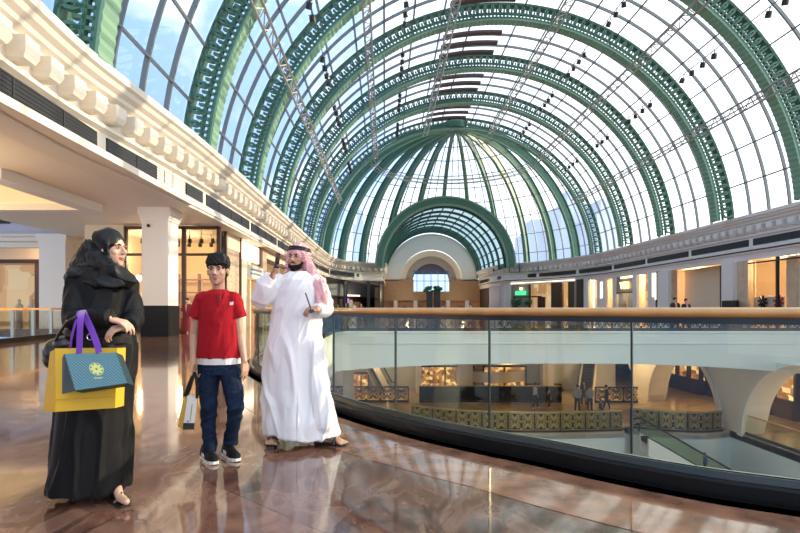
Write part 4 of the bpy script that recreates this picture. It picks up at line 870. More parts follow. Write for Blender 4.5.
# scarf
b = MB(); hat = lambda a, c, d: hc + (s * a + f * c + u_ * d) * k
b.ell(hat(0, -.035, .034), (.094, .103, .104), R, 26, 18); b.ell(hat(0, -.045, -.05), (.09, .088, .11), R, 22, 14)
b.ell(w(97, 272, .0), (.125, .125, .075)); b.ell(w(114, 277, -.03), (.10, .12, .065)); b.ell(w(86, 276, .0), (.11, .14, .06)); b.ell(w(103, 268, .0), (.10, .12, .08))
b.cap(w(84, 262, .05), w(76, 278, -.04), .07, .055); b.cap(w(90, 255, .02), w(84, 268, .0), .06, .08)
b.ell(w(104, 283, -.10), (.13, .07, .045)); b.cap(w(112, 270, -.11), w(127, 280, -.06), .045, .05); b.cap(w(96, 258, -.03), w(112, 272, -.09), .06, .05)
# brim framing the face
br = [hat(.077 * sin(a) * 1.0, .036 - .010 * cos(a), .005 + .108 * cos(a)) for a in [radians(-150 + 300 * i / 24) for i in range(25)]]
b.tube(br, .012, 8); b.cap(w(93, 250, .02), w(79, 273, -.02), .075, .055)
b.build('headscarf', M['hijab'], root, remesh=.0045, it=4, disp=lambda p, n_: ridge(p, (.55, -.2, -.8) if p.z > 1.42 else (.95, 0, -.25), 15 if p.z > 1.42 else 13, .008 if p.z > 1.42 else .016, 1.7, .5))
# shoes
for (hx, hy, hd, tx, ty, td) in ((116, 493, -.05, 131, 497, -.24), (78, 493, .12, 88, 494, .02)):
    heel, toe = w(hx, hy, hd), w(tx, ty, td); heel.z = .0; toe.z = 0; d = (toe - heel).normalized(); sd = d.cross(Z); m = MB()
    m.loft([[heel + d * a + sd * wd * q + Z * z for q, z in ((-1, 0), (1, 0), (1, h), (-1, h))] for a, wd, h in ((-.07, .028, .05), (-.02, .034, .05), (.06, .042, .028), (.12, .042, .018), (.17, .026, .015))])
    o = m.build('wedge_sole', M['leather'], root)
    m = MB(); m.tube([heel + d * .10 - sd * .042 + Z * .02, heel + d * .10 + Z * .062, heel + d * .10 + sd * .042 + Z * .02], .014, 8); m.tube([heel - d * .03 - sd * .034 + Z * .05, heel - d * .06 + Z * .08, heel - d * .03 + sd * .034 + Z * .05], .009, 6); m.build('strap', M['leather'], root)
# ---------------------------------------------------------------- MAN
dM = 4.55
def q(u, v, dy=0.): return W(u, v, dM + dy)
root = thing('person', V((q(302, 440).x, dM, 0)), 'person in a white thobe and red checked headcloth, one hand raised holding a phone', 'person', 'walkers in the foreground')
f, s, u_ = frame((-.30, -.95, .0), (.05, 0, 1)); hc = q(297.5, 258); k = .93
b = MB(); at, R = add_head(b, hc, f, u_, k)
b.cap(q(298, 284), q(298, 330), .10, .11); b.cap(q(287, 283), q(311, 283), .055, .055)
b.cap(q(279, 283), q(261, 300, -.08), .055, .045); b.cap(q(261, 300, -.08), q(272, 277, -.18), .043, .03)
b.cap(q(319, 283), q(328, 310, .02), .055, .045); b.cap(q(328, 310, .02), q(317, 309, -.2), .043, .028)
b.cap(q(291, 335), q(278, 390), .09, .06); b.cap(q(278, 390), q(273, 434, .12), .055, .037); b.cap(q(309, 335), q(318, 390, -.05), .09, .06); b.cap(q(318, 390, -.05), q(325, 433, -.02), .055, .037)
hand(b, q(272.5, 276, -.19), q(278, 262, -.23) - q(272.5, 276, -.19), (.75, -.35, .3), .95, .62, -1)
hand(b, q(319, 309.5, -.21), q(307, 309.5, -.24) - q(319, 309.5, -.21), (-.1, .55, -.8), .95, .85, -1)
for (a, c) in ((q(273, 434, .06), q(271.5, 441.5, -.10)), (q(325, 435, -.02), q(340, 441.5, -.06))):
    b.cap(a, c, .036, .03); d = (c - a); d.z = 0; d.normalize(); sd = d.cross(Z)
    for i in range(5): b.cap(c + sd * (i - 2) * .019, c + sd * (i - 2) * .021 + d * (.055 - .007 * i) + Z * -.012, .014, .0095, 8)
b.build('body', M['skin_m'], root, remesh=.0045, it=3)
face(root, at, R, k, M['skin_m'], M['lip'], M['hair'], smile=1.5, teeth=True)
hm = lambda a, c, d: hc + (s * a + f * c + u_ * d) * k
b = MB(); b.ell(hm(0, .050, -.088), (.046, .042, .034), R); b.ell(hm(0, .066, -.108), (.03, .026, .024), R)
for z_ in (-1, 1): b.cap(hm(.060 * z_, .022, -.03), hm(.048 * z_, .045, -.082), .012, .020); b.cap(hm(.044 * z_, .055, -.078), hm(.012 * z_, .078, -.094), .018, .016); b.cap(hm(.004 * z_, .094, -.049), hm(.028 * z_, .080, -.054), .0055, .0045)
b.build('beard', M['beard'], root, remesh=.004, it=2)
# thobe
rows_px = [(272, 290, 305, .085, 0), (275, 284, 312, .115, 0), (280, 279, 318, .145, .0), (290, 277, 321, .16, .004), (305, 273, 323, .16, .015), (320, 271, 322, .16, .02), (335, 268.5, 322, .165, .028), (350, 266, 323.5, .17, .035), (370, 264, 325.5, .18, .045), (390, 262.5, 328, .19, .05), (410, 262.5, 332, .2, .055), (421, 263, 335, .21, .06), (431, 264, 338, .215, .06), (434, 264.5, 338, .213, .06)]
fold = lambda t, i: (sin(4 * t + .9 + .07 * i) + .8 * sin(7 * t + .4 - .05 * i) + .5 * sin(13 * t + .2 * i)) * .6
rr = rings_v([(q((a + c) / 2, v, 0), V(((c - a) / 2 / F * dM, 0, 0)), V((0, dd, 0)), am) for v, a, c, dd, am in rows_px], 56, fold)
for i in (-1, -2):
    for j, p in enumerate(rr[i]): t = (p.x - q(264, 0).x) / .63; rr[i][j] = p + V((0, 0, .05 * sin(pi * 2 * t + .3) * (.5 - .2 * t) - .01))
b = MB(); b.loft(rr)
b.ell(q(280, 282), (.085, .09, .07)); cone(b, q(281, 282, .0), q(264, 298, -.07), .082, .082); b.ell(q(261.5, 299.5, -.08), (.082, .08, .082)); cone(b, q(260.5, 300.5, -.085), q(266, 282, -.15), .086, .080); cone(b, q(265.5, 284, -.145), q(271, 275.5, -.175), .078, .048)
b.ell(q(316, 282), (.08, .09, .07)); cone(b, q(316, 282, .0), q(325, 306, .02), .08, .078); b.ell(q(325, 308.5, .01), (.078, .08, .075)); cone(b, q(326, 309, .0), q(317, 309.5, -.18), .076, .048)
b.cap(q(300, 276, -.11), q(299, 316, -.160), .007, .007)
b.cap(q(311, 345, -.06), q(323, 423, -.10), .085, .09); b.cap(q(287, 350, -.02), q(278, 421, -.03), .09, .09)
b.tube([q(290.5, 272.5, 0) + V((0, .0, 0)), q(293, 274, -.07), q(299, 275, -.095), q(305, 273.5, -.06), q(306, 272, .02)], .014, 8)
b.build('thobe', M['thobe'], root, remesh=.007, it=4, disp=lambda p, n_: ridge(p, (.10 if p.x > -.72 else -.03, 0, 1) , 8, .024, 5.3) * max(0, min(1, (1.18 - p.z) / .45)) + ridge(p, (.5, 0, 1), 13, .010, 9.3) * max(0, min(1, (p.z - .75) / .4)))
m = MB()
for v in (281, 288, 295): m.ell(q(299.5, v, -.145 - (v - 281) * .001), (.006, .004, .006), nu=8, nv=6)
m.build('button_placket', M['thobe'], root)
# headcloth
b = MB(); b.ell(hm(0, -.030, .040), (.096, .112, .098), R, 26, 18); b.ell(hm(0, -.05, -.03), (.088, .085, .10), R, 20, 12)
b.cap(hm(.078, .01, .03), hm(.088, -.0, -.07), .026, .034); b.cap(hm(-.080, .005, .03), hm(-.092, -.02, -.07), .028, .042)
for a_, c_, e_ in ((0, -.05, .06), (.03, -.06, .05)): pass
left = [(hm(-.095, -.03, -.06), .045), (q(314, 276, .02), .05), (q(319, 286, -.06), .06), (q(322.5, 296, -.09), .05), (q(323, 303, -.10), .035)]
for (a_, r0), (c_, r1) in zip(left, left[1:]): b.cap(a_, c_, r0, r1)
b.cap(q(316, 280, -.07), q(319, 303, -.14), .022, .016); b.cap(q(321, 282, -.1), q(325, 300, -.13), .02, .016); b.cap(hm(.05, -.07, -.06), q(287, 281, .10), .06, .06); b.cap(hm(-.04, -.08, -.06), q(305, 284, .13), .08, .08)
b.cap(q(290, 275, .08), q(312, 278, .08), .055, .065)
rim = [hm(.088 * sin(a), .052 - .02 * (1 - cos(a)) * .5, -.0 + .085 * cos(a)) for a in [radians(-118 + 236 * i / 20) for i in range(21)]]
b.tube(rim, .012, 8)
b.build('headcloth', M['ghutra'], root, remesh=.005, it=3, disp=lambda p, n_: ridge(p, (.2, 0, 1), 16, .009, 2.2))
m = MB()
for z_, r_ in ((.068, .099), (.086, .094)):
    m.tube([hm(r_ * sin(a), -.028 + (r_ * 1.16) * cos(a), z_ + .012 * cos(a)) for a in [2 * pi * i / 32 for i in range(32)]], .0095, 8, closed=True)
m.build('head_cord', M['black'], root, smooth=True)
for a, c in ((q(273, 440, .04), q(271.5, 441, -.12)), (q(322, 440, .0), q(345, 441, -.06))):
    d = (c - a); d.z = 0; L_ = d.length; d.normalize(); sd = d.cross(Z); h = V((a.x, a.y, 0)); m = MB()
    m.loft([[h + d * x + sd * wd * z_ + Z * z for z_, z in ((-1, 0), (1, 0), (1, .025), (-1, .025))] for x, wd in ((-.06, .026), (-.02, .036), (.08, .040), (.15, .05), (.20, .045), (.23, .025))])
    m.build('sandal_sole', M['leather'], root)
    m = MB(); m.tube([h + d * .13 - sd * .052 + Z * .015, h + d * .13 - sd * .03 + Z * .065, h + d * .13 + sd * .03 + Z * .065, h + d * .13 + sd * .052 + Z * .015], .017, 8); m.build('sandal_strap', M['leather'], root); m = MB(); m.tube([h - d * .0 - sd * .04 + Z * .03, h - d * .05 + Z * .07, h + sd * .04 + Z * .03], .012, 8); m.build('heel_strap', M['leather'], root)
o = MB().obox(q(277.3, 260.5, -.25), V((.004, -.001, 0)), V((.008, .034, .0)), V((.008, 0, .062))).build('smartphone', M['phone']); tag(o, 'dark smartphone held up beside the checked headcloth', 'phone')
m = MB(); m.tube([q(311.5, 313, -.30), q(310, 306, -.31), q(307.5, 299, -.30), q(305.5, 293, -.28)], .006, 6); m.obox(q(311.5, 311, -.3), V((.02, 0, .004)), V((0, .012, 0)), V((-.003, 0, .012)))
tag(m.build('sunglasses', M['phone']), 'folded dark sunglasses in the lower hand against the white thobe', 'sunglasses')
# ---------------------------------------------------------------- BOY
dB = 4.02
def g(u, v, dy=0.): return W(u, v, dB + dy)
root = thing('person', V((g(220, 462).x, dB, 0)), 'young person in a red buttoned shirt, blue jeans and black trainers holding a small bag', 'person', 'walkers in the foreground')
f, s, u_ = frame((.05, -1, -.04), (.02, 0, 1)); hc = g(217.8, 270.5); k = .94
b = MB(); at, R = add_head(b, hc, f, u_, k, child=True)
b.cap(g(208, 300), g(229, 300), .045, .045); b.cap(g(218.5, 306), g(218.5, 345), .085, .09); b.cap(g(211, 360), g(227, 360), .07, .07)
b.cap(g(201, 298), g(194.5, 334, .02), .046, .036); b.cap(g(194.5, 334, .02), g(193, 363, -.05), .036, .023)
b.cap(g(234, 298), g(240, 334, .02), .046, .036); b.cap(g(240, 334, .02), g(244.5, 361, -.04), .036, .022)
hand(b, g(193, 363.5, -.05), V((.02, -.05, -1)), (.55, -.1, .1), .85, .95, -1); hand(b, g(244.5, 361.5, -.04), V((.05, -.02, -1)), (-.5, .35, 0), .85, .35, 1)
b.cap(g(208.5, 366), g(208.5, 408), .055, .042); b.cap(g(208.5, 408), g(209.5, 450, .05), .038, .030); b.cap(g(229.5, 366), g(235, 406, -.03), .055, .042); b.cap(g(235, 406, -.03), g(231, 443, .12), .038, .030)
b.build('body', M['skin_b'], root, remesh=.0042, it=3)
face(root, at, R, k, M['skin_b'], M['lip'], M['hair'], smile=.6)
hb = lambda a, c, d: hc + (s * a + f * c + u_ * d) * k
b = MB(); b.ell(hb(0, -.022, .056), (.086, .100, .090), R, 24, 16); b.ell(hb(0, -.045, .0), (.078, .070, .072), R, 20, 12)
rd = random.Random(5)
for i in range(15):
    a = -.068 + .136 * i / 14; b.cap(hb(a * .7, .045, .115), hb(a, .094 - 4.5 * a * a - .003 * rd.random(), .048 + .010 * rd.random()), .022, .009)
for z_ in (-1, 1): b.cap(hb(.070 * z_, .03, .07), hb(.073 * z_, .024, .016), .020, .007); b.cap(hb(.062 * z_, -.02, .09), hb(.076 * z_, -.012, .05), .028, .014)
b.build('hair', M['hair'], root, remesh=.0045, it=2, disp=lambda p, n_: ridge(p, (.6, -.5, -.4), 45, .005, 8.0))
# jeans
b = MB()
b.loft(rings_v([(g(218.5, 358), V((.152, 0, 0)), V((0, .10, 0)), 0), (g(219, 368), V((.156, 0, 0)), V((0, .108, 0)), 0), (g(219.5, 374), V((.150, 0, 0)), V((0, .10, 0)), 0)], 28))
leg1 = [(209.5, 368, .0, .080), (208.5, 385, .0, .077), (208, 398, .0, .066), (209, 410, -.01, .062), (208.5, 425, .02, .057), (209.5, 438, .04, .050), (210, 447, .05, .054), (210, 452, .05, .05)]
leg2 = [(229, 368, .0, .080), (232, 385, -.02, .077), (234.5, 397, -.03, .066), (235.3, 408, -.04, .062), (234, 422, .02, .056), (231.5, 433, .08, .050), (230.5, 440, .11, .053), (230.5, 445, .12, .05)]
for leg in (leg1, leg2):
    b.loft(rings_v([(g(a, v, dy), V((r_, 0, 0)), V((0, r_ * 1.05, 0)), 0) for a, v, dy, r_ in leg], 24))
b.build('jeans', M['jeans'], root, remesh=.005, it=3, disp=lambda p, n_: ridge(p, (1, 0, .35) if p.z < .55 or p.z > .72 else (.4, 0, 1), 15, .009, 4.4))
# shirt
def tee(rows, n=36): return rings_v([(g((a + c) / 2, v, 0), V(((c - a) / 2 / F * dB, 0, 0)), V((0, dd, 0)), am) for v, a, c, dd, am in rows], n, lambda t, i: sin(6 * t + i) * .6 + .5 * sin(11 * t))
b = MB(); b.loft(tee([(290, 211, 226, .072, 0), (292, 206.5, 230.5, .088, 0), (295, 201.5, 235.5, .10, 0), (301, 199, 237.5, .105, .0), (312, 199.5, 237, .115, .01), (328, 199, 237.5, .115, .015), (342, 198, 239, .12, .02), (352, 197.5, 240, .122, .025), (357.5, 197.5, 240.5, .122, .025)]))
cone(b, g(203.5, 297), g(194.5, 317.5, .01), .062, .058, fd=(0, 1, 0)); b.ell(g(203, 298.5), (.062, .07, .055)); cone(b, g(233, 297), g(239.8, 317.5, .01), .062, .052); b.ell(g(233.5, 298.5), (.06, .07, .055))
b.build('shirt', M['red'], root, remesh=.005, it=3, disp=lambda p, n_: ridge(p, (.5, 0, 1), 11, .007, 6.1))
MB().tube([g(211.3, 291, .0), g(214, 292.8, -.055), g(218.3, 294, -.075), g(222.7, 293, -.055), g(225.4, 291, .0), g(218.5, 288, .06)], .0085, 8, closed=True).build('collar_band', mat('dark_red_rib', (.30, .010, .018), .8), root, True)
MB().loft(tee([(356, 198.5, 239.5, .116, .02), (363.5, 198.3, 240, .118, .025)])).build('white_undershirt', M['undershirt'], root)
m = MB()
for v in (297, 300.5, 304): m.ell(g(219.2, v, -.108 - (v - 297) * .0016), (.0058, .004, .0058), nu=8, nv=6)
m.build('button', mat('dark_button', (.05, .01, .01), .4), root)
MB().obox(g(219.2, 300, -.101), V((.011, 0, 0)), V((0, .006, 0)), V((0, -.002, .045))).build('button_placket', mat('darker_red_placket', (.33, .010, .018), .8), root)
m = MB(); m.obox(g(231.5, 303.5, -.113), V((.011, .003, .002)), V((0, .003, 0)), V((0, 0, .012))); m.build('chest_emblem', M['undershirt'], root)
# trainers
for (hx, hy, hd, tx, ty, td) in ((206.5, 455, .08, 218, 468, -.12), (228, 450, .16, 240, 461, -.03)):
    a, c = g(hx, hy, hd), g(tx, ty, td); d = (c - a); d.z = 0; d.normalize(); sd = d.cross(Z); h = V((a.x, a.y, 0))
    m = MB(); m.loft([[h + d * x + sd * wd * cos(t) + d * .0 + Z * (z0 + zz * (sin(t) > 0)) for t in [2 * pi * j / 4 + pi / 4 for j in range(4)]] for x, wd, z0, zz in ((-.075, .032, .004, .032), (-.05, .048, 0, .034), (.04, .050, 0, .030), (.12, .06, 0, .028), (.175, .05, .002, .026), (.205, .025, .008, .02))])
    sole = m.build('sole', M['sole'], root)
    m = MB(); m.loft([[h + d * x + sd * wd * cos(t) + Z * (.03 + hh * max(0, sin(t)) - .006 * (sin(t) < 0)) for t in [2 * pi * j / 14 for j in range(14)]] for x, wd, hh in ((-.07, .022, .07), (-.05, .036, .09), (0, .040, .095), (.04, .040, .078), (.09, .045, .055), (.14, .045, .042), (.18, .032, .03), (.198, .014, .015))])
    m.build('upper', M['shoe'], root, smooth=True)
    m = MB()
    for i in range(3):
        for z_ in (-1, 1): m.bar(h + d * (.03 + .022 * i) + sd * .046 * z_ + Z * .036, h + d * (.015 + .022 * i) + sd * .043 * z_ + Z * .062, .006, .003, sd)
    m.build('side_stripe', M['sole'], root)
    m = MB()
    for i in range(4): m.tube([h + d * (.05 + .022 * i) - sd * .025 + Z * (.098 - .014 * i), h + d * (.055 + .022 * i) + Z * (.112 - .014 * i), h + d * (.06 + .022 * i) + sd * .025 + Z * (.098 - .014 * i)], .0035, 6)
    m.build('laces', M['black'], root)
# ================================================================ bags
def paper(name, col, col2, sc):
    m = bpy.data.materials.new(name); m.use_nodes = True; nt = m.node_tree; b = nt.nodes['Principled BSDF']; tc = nt.nodes.new('ShaderNodeTexCoord'); wv = nt.nodes.new('ShaderNodeTexWave'); w2 = nt.nodes.new('ShaderNodeTexWave')
    wv.inputs['Scale'].default_value = sc; w2.inputs['Scale'].default_value = sc; wv.bands_direction = 'DIAGONAL'; w2.bands_direction = 'DIAGONAL'
    mp = nt.nodes.new('ShaderNodeMapping'); mp.inputs['Scale'].default_value = (-1, 1, 1); nt.links.new(tc.outputs['Object'], mp.inputs[0]); nt.links.new(mp.outputs[0], w2.inputs[0]); nt.links.new(tc.outputs['Object'], wv.inputs[0])
    mu = nt.nodes.new('ShaderNodeMath'); mu.operation = 'MULTIPLY'; nt.links.new(wv.outputs[1], mu.inputs[0]); nt.links.new(w2.outputs[1], mu.inputs[1])
    r = nt.nodes.new('ShaderNodeValToRGB'); r.color_ramp.elements[0].color = (*col, 1); r.color_ramp.elements[1].color = (*col2, 1); r.color_ramp.elements[0].position = .3; r.color_ramp.elements[1].position = .5
    nt.links.new(mu.outputs[0], r.inputs[0]); nt.links.new(r.outputs[0], b.inputs['Base Color']); b.inputs['Roughness'].default_value = .45; return m
M['teal'] = paper('teal_patterned_paper', (.06, .19, .23), (.24, .40, .45), 34); M['tealdark'] = mat('dark_teal_gusset', (.008, .035, .045), .5); M['yellow'] = mat('yellow_paper', (.80, .50, .03), .45, var=(4, .06)); M['yellowside'] = mat('yellow_gusset', (.72, .42, .02), .5)
M['ribbon'] = mat('purple_ribbon', (.14, .02, .38), .4, sheen=.3); M['goldprint'] = mat('pale_gold_print', (.75, .78, .25), .4)
def quad_bag(name, fr, depth, mm, gm, label, cat='bag'):     # fr: four front corners (top left, top right, bottom right, bottom left)
    c = sum(fr, V((0, 0, 0))) / 4; t = thing(name, V((c.x, c.y, min(p.z for p in fr))), label, cat)
    nrm = (fr[1] - fr[0]).cross(fr[3] - fr[0]).normalized(); nrm = nrm if nrm.y > 0 else -nrm; bk = [p + nrm * depth for p in fr]; th = nrm * .003
    def slab(a, b, c_, d, nm, mt, tv): return MB().loft([[a, b, c_, d], [a + tv, b + tv, c_ + tv, d + tv]]).build(nm, mt, t)
    slab(*fr, 'front_panel', mm, th); slab(*bk, 'back_panel', mm, -th); sd = (fr[1] - fr[0]).normalized() * .003
    slab(fr[0], bk[0], bk[3], fr[3], 'side_gusset', gm, sd); slab(fr[1], bk[1], bk[2], fr[2], 'side_gusset', gm, -sd); slab(fr[3], fr[2], bk[2], bk[3], 'bottom_panel', gm, Z * .003)
    return t, nrm
t1, n1 = quad_bag('shopping_bag', [w(54.5, 348.5, -.36), w(117, 348, -.36), w(115, 408, -.38), w(54.5, 412, -.38)], .10, M['yellow'], M['yellowside'], 'large yellow paper shopping bag hanging behind the teal bag')
o = MB().loft([[w(a, v, dy) for a, v, dy in ((43, 411, -.28), (54.6, 412, -.385), (55, 349, -.362), (50, 352, -.30))], [w(a, v, dy) + V((.004, .01, 0)) for a, v, dy in ((43, 411, -.28), (54.6, 412, -.385), (55, 349, -.362), (50, 352, -.30))]]).build('side_gusset', M['yellowside'], t1)
MB().loft([[w(55, 399, -.383), w(115, 396, -.383), w(115, 397, -.383), w(55, 400, -.383)], [w(55, 399, -.375), w(115, 396, -.375), w(115, 397, -.375), w(55, 400, -.375)]]).build('fold_crease', M['yellowside'], t1)
tl, tr, brr, bl = w(64, 354, -.47), w(116.5, 352.5, -.47), w(128, 383.5, -.53), w(75, 391, -.53)
t2, n2 = quad_bag('gift_bag', [tl, tr, brr, bl], .07, M['teal'], M['tealdark'], 'small teal patterned gift bag with a gold flower emblem and purple ribbons')
MB().loft([[tl, w(62.2, 358, -.41), w(62, 394, -.42), bl], [tl + V((.003, .003, 0)), w(62.2, 358, -.41) + V((.003, .003, 0)), w(62, 394, -.42) + V((.003, .003, 0)), bl + V((.003, .003, 0))]]).build('side_gusset', M['tealdark'], t2)
# emblem: ring of petals and a line of small lettering, lying on the front panel
ex = (tr - tl).normalized(); ez = (tl - bl).normalized(); ec = w(95.8, 368.8, -.505); ec = ec - n2 * ((ec - tl).dot(n2)) - n2 * .002; m = MB()
for i in range(8):
    a = 2 * pi * i / 8; dv = ex * cos(a) + ez * sin(a); sv = ex * -sin(a) + ez * cos(a)
    m.loft([[ec + dv * r_ + sv * wd * z_ - n2 * y_ for z_, y_ in ((-1, 0), (1, 0), (1, .001), (-1, .001))] for r_, wd in ((.006, .002), (.018, .0085), (.030, .006), (.034, .001))])
rg = [[ec + (ex * cos(a) + ez * sin(a)) * r_ - n2 * y_ for r_, y_ in ((.034, 0), (.037, 0), (.037, .001), (.034, .001))] for a in [2 * pi * i / 28 for i in range(28)]]; m.loft(rg, closed=True)
m.build('gold_emblem', M['goldprint'], t2)
m = MB(); lc = ec - ez * .052 + ex * .012
for i in range(13): h_ = .0035 if i % 3 else .0025; m.obox(lc + ex * (i - 6) * .0062, ex * .002, n2 * .0008, ez * h_)
m.build('lettering', M['goldprint'], t2)
def ribbon(pts, wd, mt, name, parent, side=V((1, 0, 0))):
    pts = [V(p) for p in pts]; rings = []
    for i, p in enumerate(pts):
        t = (pts[min(i + 1, len(pts) - 1)] - pts[max(i - 1, 0)]).normalized(); sd = (side - t * side.dot(t)).normalized(); nn = t.cross(sd)
        rings.append([p - sd * wd / 2, p + sd * wd / 2, p + sd * wd / 2 + nn * .002, p - sd * wd / 2 + nn * .002])
    return MB().loft(rings).build(name, mt, parent)
ribbon(smooth_path([w(79, 353.5, -.475), w(79.5, 340, -.46), w(80, 325, -.44), w(81, 316, -.40), w(82, 311.5, -.33), w(83, 310, -.25)], 4), .032, M['ribbon'], 'ribbon_handle', t2)
ribbon(smooth_path([w(99, 352.5, -.475), w(96.5, 343, -.45), w(92, 331, -.41), w(87.5, 321, -.37), w(84, 313, -.33), w(83, 310, -.25)], 4), .032, M['ribbon'], 'ribbon_handle', t2)
ribbon(smooth_path([w(70, 349, -.36), w(72, 335, -.36), w(76, 320, -.33), w(78, 311, -.25)], 4), .012, M['ribbon'], 'cord_handle', t1)
# black handbag at the woman's back
t = thing('handbag', w(55, 366, .05), 'soft black leather handbag tucked behind the bag-carrying arm', 'handbag')
b = MB(); b.ell(w(58, 352, -.14), (.085, .08, .085)); b.ell(w(54, 358, -.12), (.06, .07, .07)); b.ell(w(64, 344, -.18), (.06, .05, .05)); b.build('bag_body', M['leather'], t, remesh=.006)
MB().tube([w(52, 350, -.16), w(58, 335, -.24), w(67, 322, -.31), w(76, 317, -.33)], .009, 8).build('strap', M['leather'], t, True)
m = MB(); m.tube([w(90 + 3 * cos(a), 337 + 3 * sin(a), -.40) for a in [2 * pi * i / 16 for i in range(16)]], .003, 6, closed=True); m.build('metal_ring', M['steel'], t)
# boy's little bag
fr = [g(190.5, 393.5, -.10), g(197.8, 396, -.10), g(193.6, 429.5, -.10), g(181.5, 428, -.10)]
fr = [g(187.3, 395.5, -.14), g(198, 397, -.12), g(194, 429.5, -.12), g(182.5, 429.5, -.14)]
t, nb = quad_bag('small_gift_bag', fr, .06, M['undershirt'], M['yellow'], 'narrow white, yellow and black paper bag hanging from the hand of the red-shirted walker')
MB().loft([[g(182.5, 429.5, -.14), g(177.5, 426.5, -.07), g(183.2, 396.5, -.07), g(187.3, 395.5, -.14)], [g(182.5, 429.5, -.14) + V((.002, .003, 0)), g(177.5, 426.5, -.07) + V((.002, .003, 0)), g(183.2, 396.5, -.07) + V((.002, .003, 0)), g(187.3, 395.5, -.14) + V((.002, .003, 0))]]).build('side_gusset', M['yellow'], t)
A, B = (fr[3] * 1.0, fr[2] * 1.0); lf = (fr[0] - fr[3]) * .2; m = MB(); m.loft([[A - nb * .002, B - nb * .002, B + (fr[1] - fr[2]) * .2 - nb * .002, A + lf - nb * .002], [A - nb * .004, B - nb * .004, B + (fr[1] - fr[2]) * .2 - nb * .004, A + lf - nb * .004]]); m.build('black_band', M['black'], t)
ux = (fr[1] - fr[0]).normalized(); uz = (fr[1] - fr[2]).normalized(); m = MB()
for i in range(9): m.obox(fr[3] + (fr[1] - fr[3]) * .52 + uz * (i - 4) * .014 + ux * .004 - nb * .003, ux * .003, nb * .001, uz * .005)
m.ell(fr[3] + ux * .03 + uz * .065 - nb * .003, (.007, .002, .007), nu=8, nv=6); m.build('lettering', M['bar'], t)
for a_, c_ in (((186.5, 397), (193, 377)), ((197, 398.5), (196, 377))): ribbon([g(*a_, -.135), g((a_[0] + c_[0]) / 2 + .6, (a_[1] + c_[1]) / 2, -.12), g(*c_, -.10), g(194.5, 372, -.09)], .022, M['black'], 'ribbon_handle', t)
ribbon([g(184, 398, -.075), g(188, 386, -.08), g(192, 376, -.08)], .018, M['black'], 'ribbon_handle', t)
# ================================================================ small distant people
def mini(x, y, z, h, top, bottom, label, face_dir=(0, -1, 0), stride=.1, arms=(.05, .05), skirt=False, hair='hair'):
    t = thing('person', (x, y, z), label, 'person', None); f, s, u = frame(face_dir); k = h / 1.75; at = lambda a, c, d: V((x, y, z)) + (s * a + f * c + u * d) * k
    b = MB(); b.ell(at(0, 0, 1.63), (.085 * k, .1 * k, .12 * k)); b.cap(at(0, 0, 1.55), at(0, 0, 1.4), .05 * k); b.cap(at(-.14, 0, 1.4), at(.14, 0, 1.4), .07 * k); b.cap(at(0, 0, 1.35), at(0, 0, 1.0), .14 * k)
    for q_, st_ in ((-1, stride), (1, -stride)):
        ar = arms[0] if q_ < 0 else arms[1]
        b.cap(at(.2 * q_, 0, 1.4), at(.25 * q_, ar * .5, 1.12), .05 * k, .04 * k); b.cap(at(.25 * q_, ar * .5, 1.12), at(.22 * q_, ar + .05, .87), .038 * k, .028 * k); b.cap(at(.22 * q_, ar + .06, .87), at(.21 * q_, ar + .08, .76), .035 * k, .022 * k)
        b.cap(at(.09 * q_, 0, .95), at(.1 * q_, st_ * .6 + .02, .5), .085 * k, .06 * k); b.cap(at(.1 * q_, st_ * .6 + .02, .5), at(.1 * q_, st_, .09), .055 * k, .035 * k); b.cap(at(.1 * q_, st_ - .02, .045), at(.1 * q_, st_ + .17, .035), .045 * k, .035 * k)
    b.build('body', M['skin'], t, remesh=.018, it=2)
    c = MB(); c.cap(at(-.14, 0, 1.4), at(.14, 0, 1.4), .085 * k); c.loft(rings_v([(at(0, 0, zz), s * wx * k, f * wy * k, 0) for zz, wx, wy in ((1.46, .13, .09), (1.38, .22, .13), (1.1, .19, .14), (.92, .2, .15))], 14))
    for q_ in (-1, 1): c.cap(at(.2 * q_, 0, 1.39), at(.25 * q_, .04, 1.12), .065 * k, .055 * k)
    c.build('top', top, t, remesh=.02, it=2)
    c = MB()
    if skirt: c.loft(rings_v([(at(0, 0, zz), s * wx * k, f * wx * .8 * k, .0) for zz, wx in ((1.1, .17), (.8, .22), (.05, .32))], 16))
    else:
        c.cap(at(-.08, 0, .95), at(.08, 0, .95), .12 * k)
        for q_, st_ in ((-1, stride), (1, -stride)): c.cap(at(.09 * q_, 0, .92), at(.1 * q_, st_ * .6 + .02, .5), .1 * k, .075 * k); c.cap(at(.1 * q_, st_ * .6 + .02, .5), at(.1 * q_, st_, .12), .07 * k, .055 * k)
    c.build('skirt' if skirt else 'trousers', bottom, t, remesh=.02, it=2)
    MB().ell(at(0, -.02, 1.68), (.1 * k, .11 * k, .1 * k)).build('hair', M[hair], t, True); return t
DK, LT, DR, NV, WH, BL = [mat(n_, c_, .8) for n_, c_ in (('dark_cloth', (.02, .02, .025)), ('light_grey_cloth', (.45, .45, .42)), ('dark_red_cloth', (.22, .02, .03)), ('navy_cloth', (.03, .045, .08)), ('white_cloth', (.7, .7, .7)), ('bright_blue_cloth', (.02, .10, .55)))]
mini(W(187, 320, 25.0).x, 25.0, 0, 1.62, DR, DR, 'small far figure in a long dark red dress beside the white column', skirt=True)
mini(W(534.5, 400, 37.5).x, 37.3, ZL, 1.8, WH, DK, 'figure in a white top and dark trousers walking on the lower gallery', face_dir=(1, 0, 0), stride=.2)
mini(W(547, 400, 38).x, 37.5, ZL, 1.35, DK, DK, 'child-sized figure in dark clothes on the lower gallery, following the white top', face_dir=(1, 0, 0))
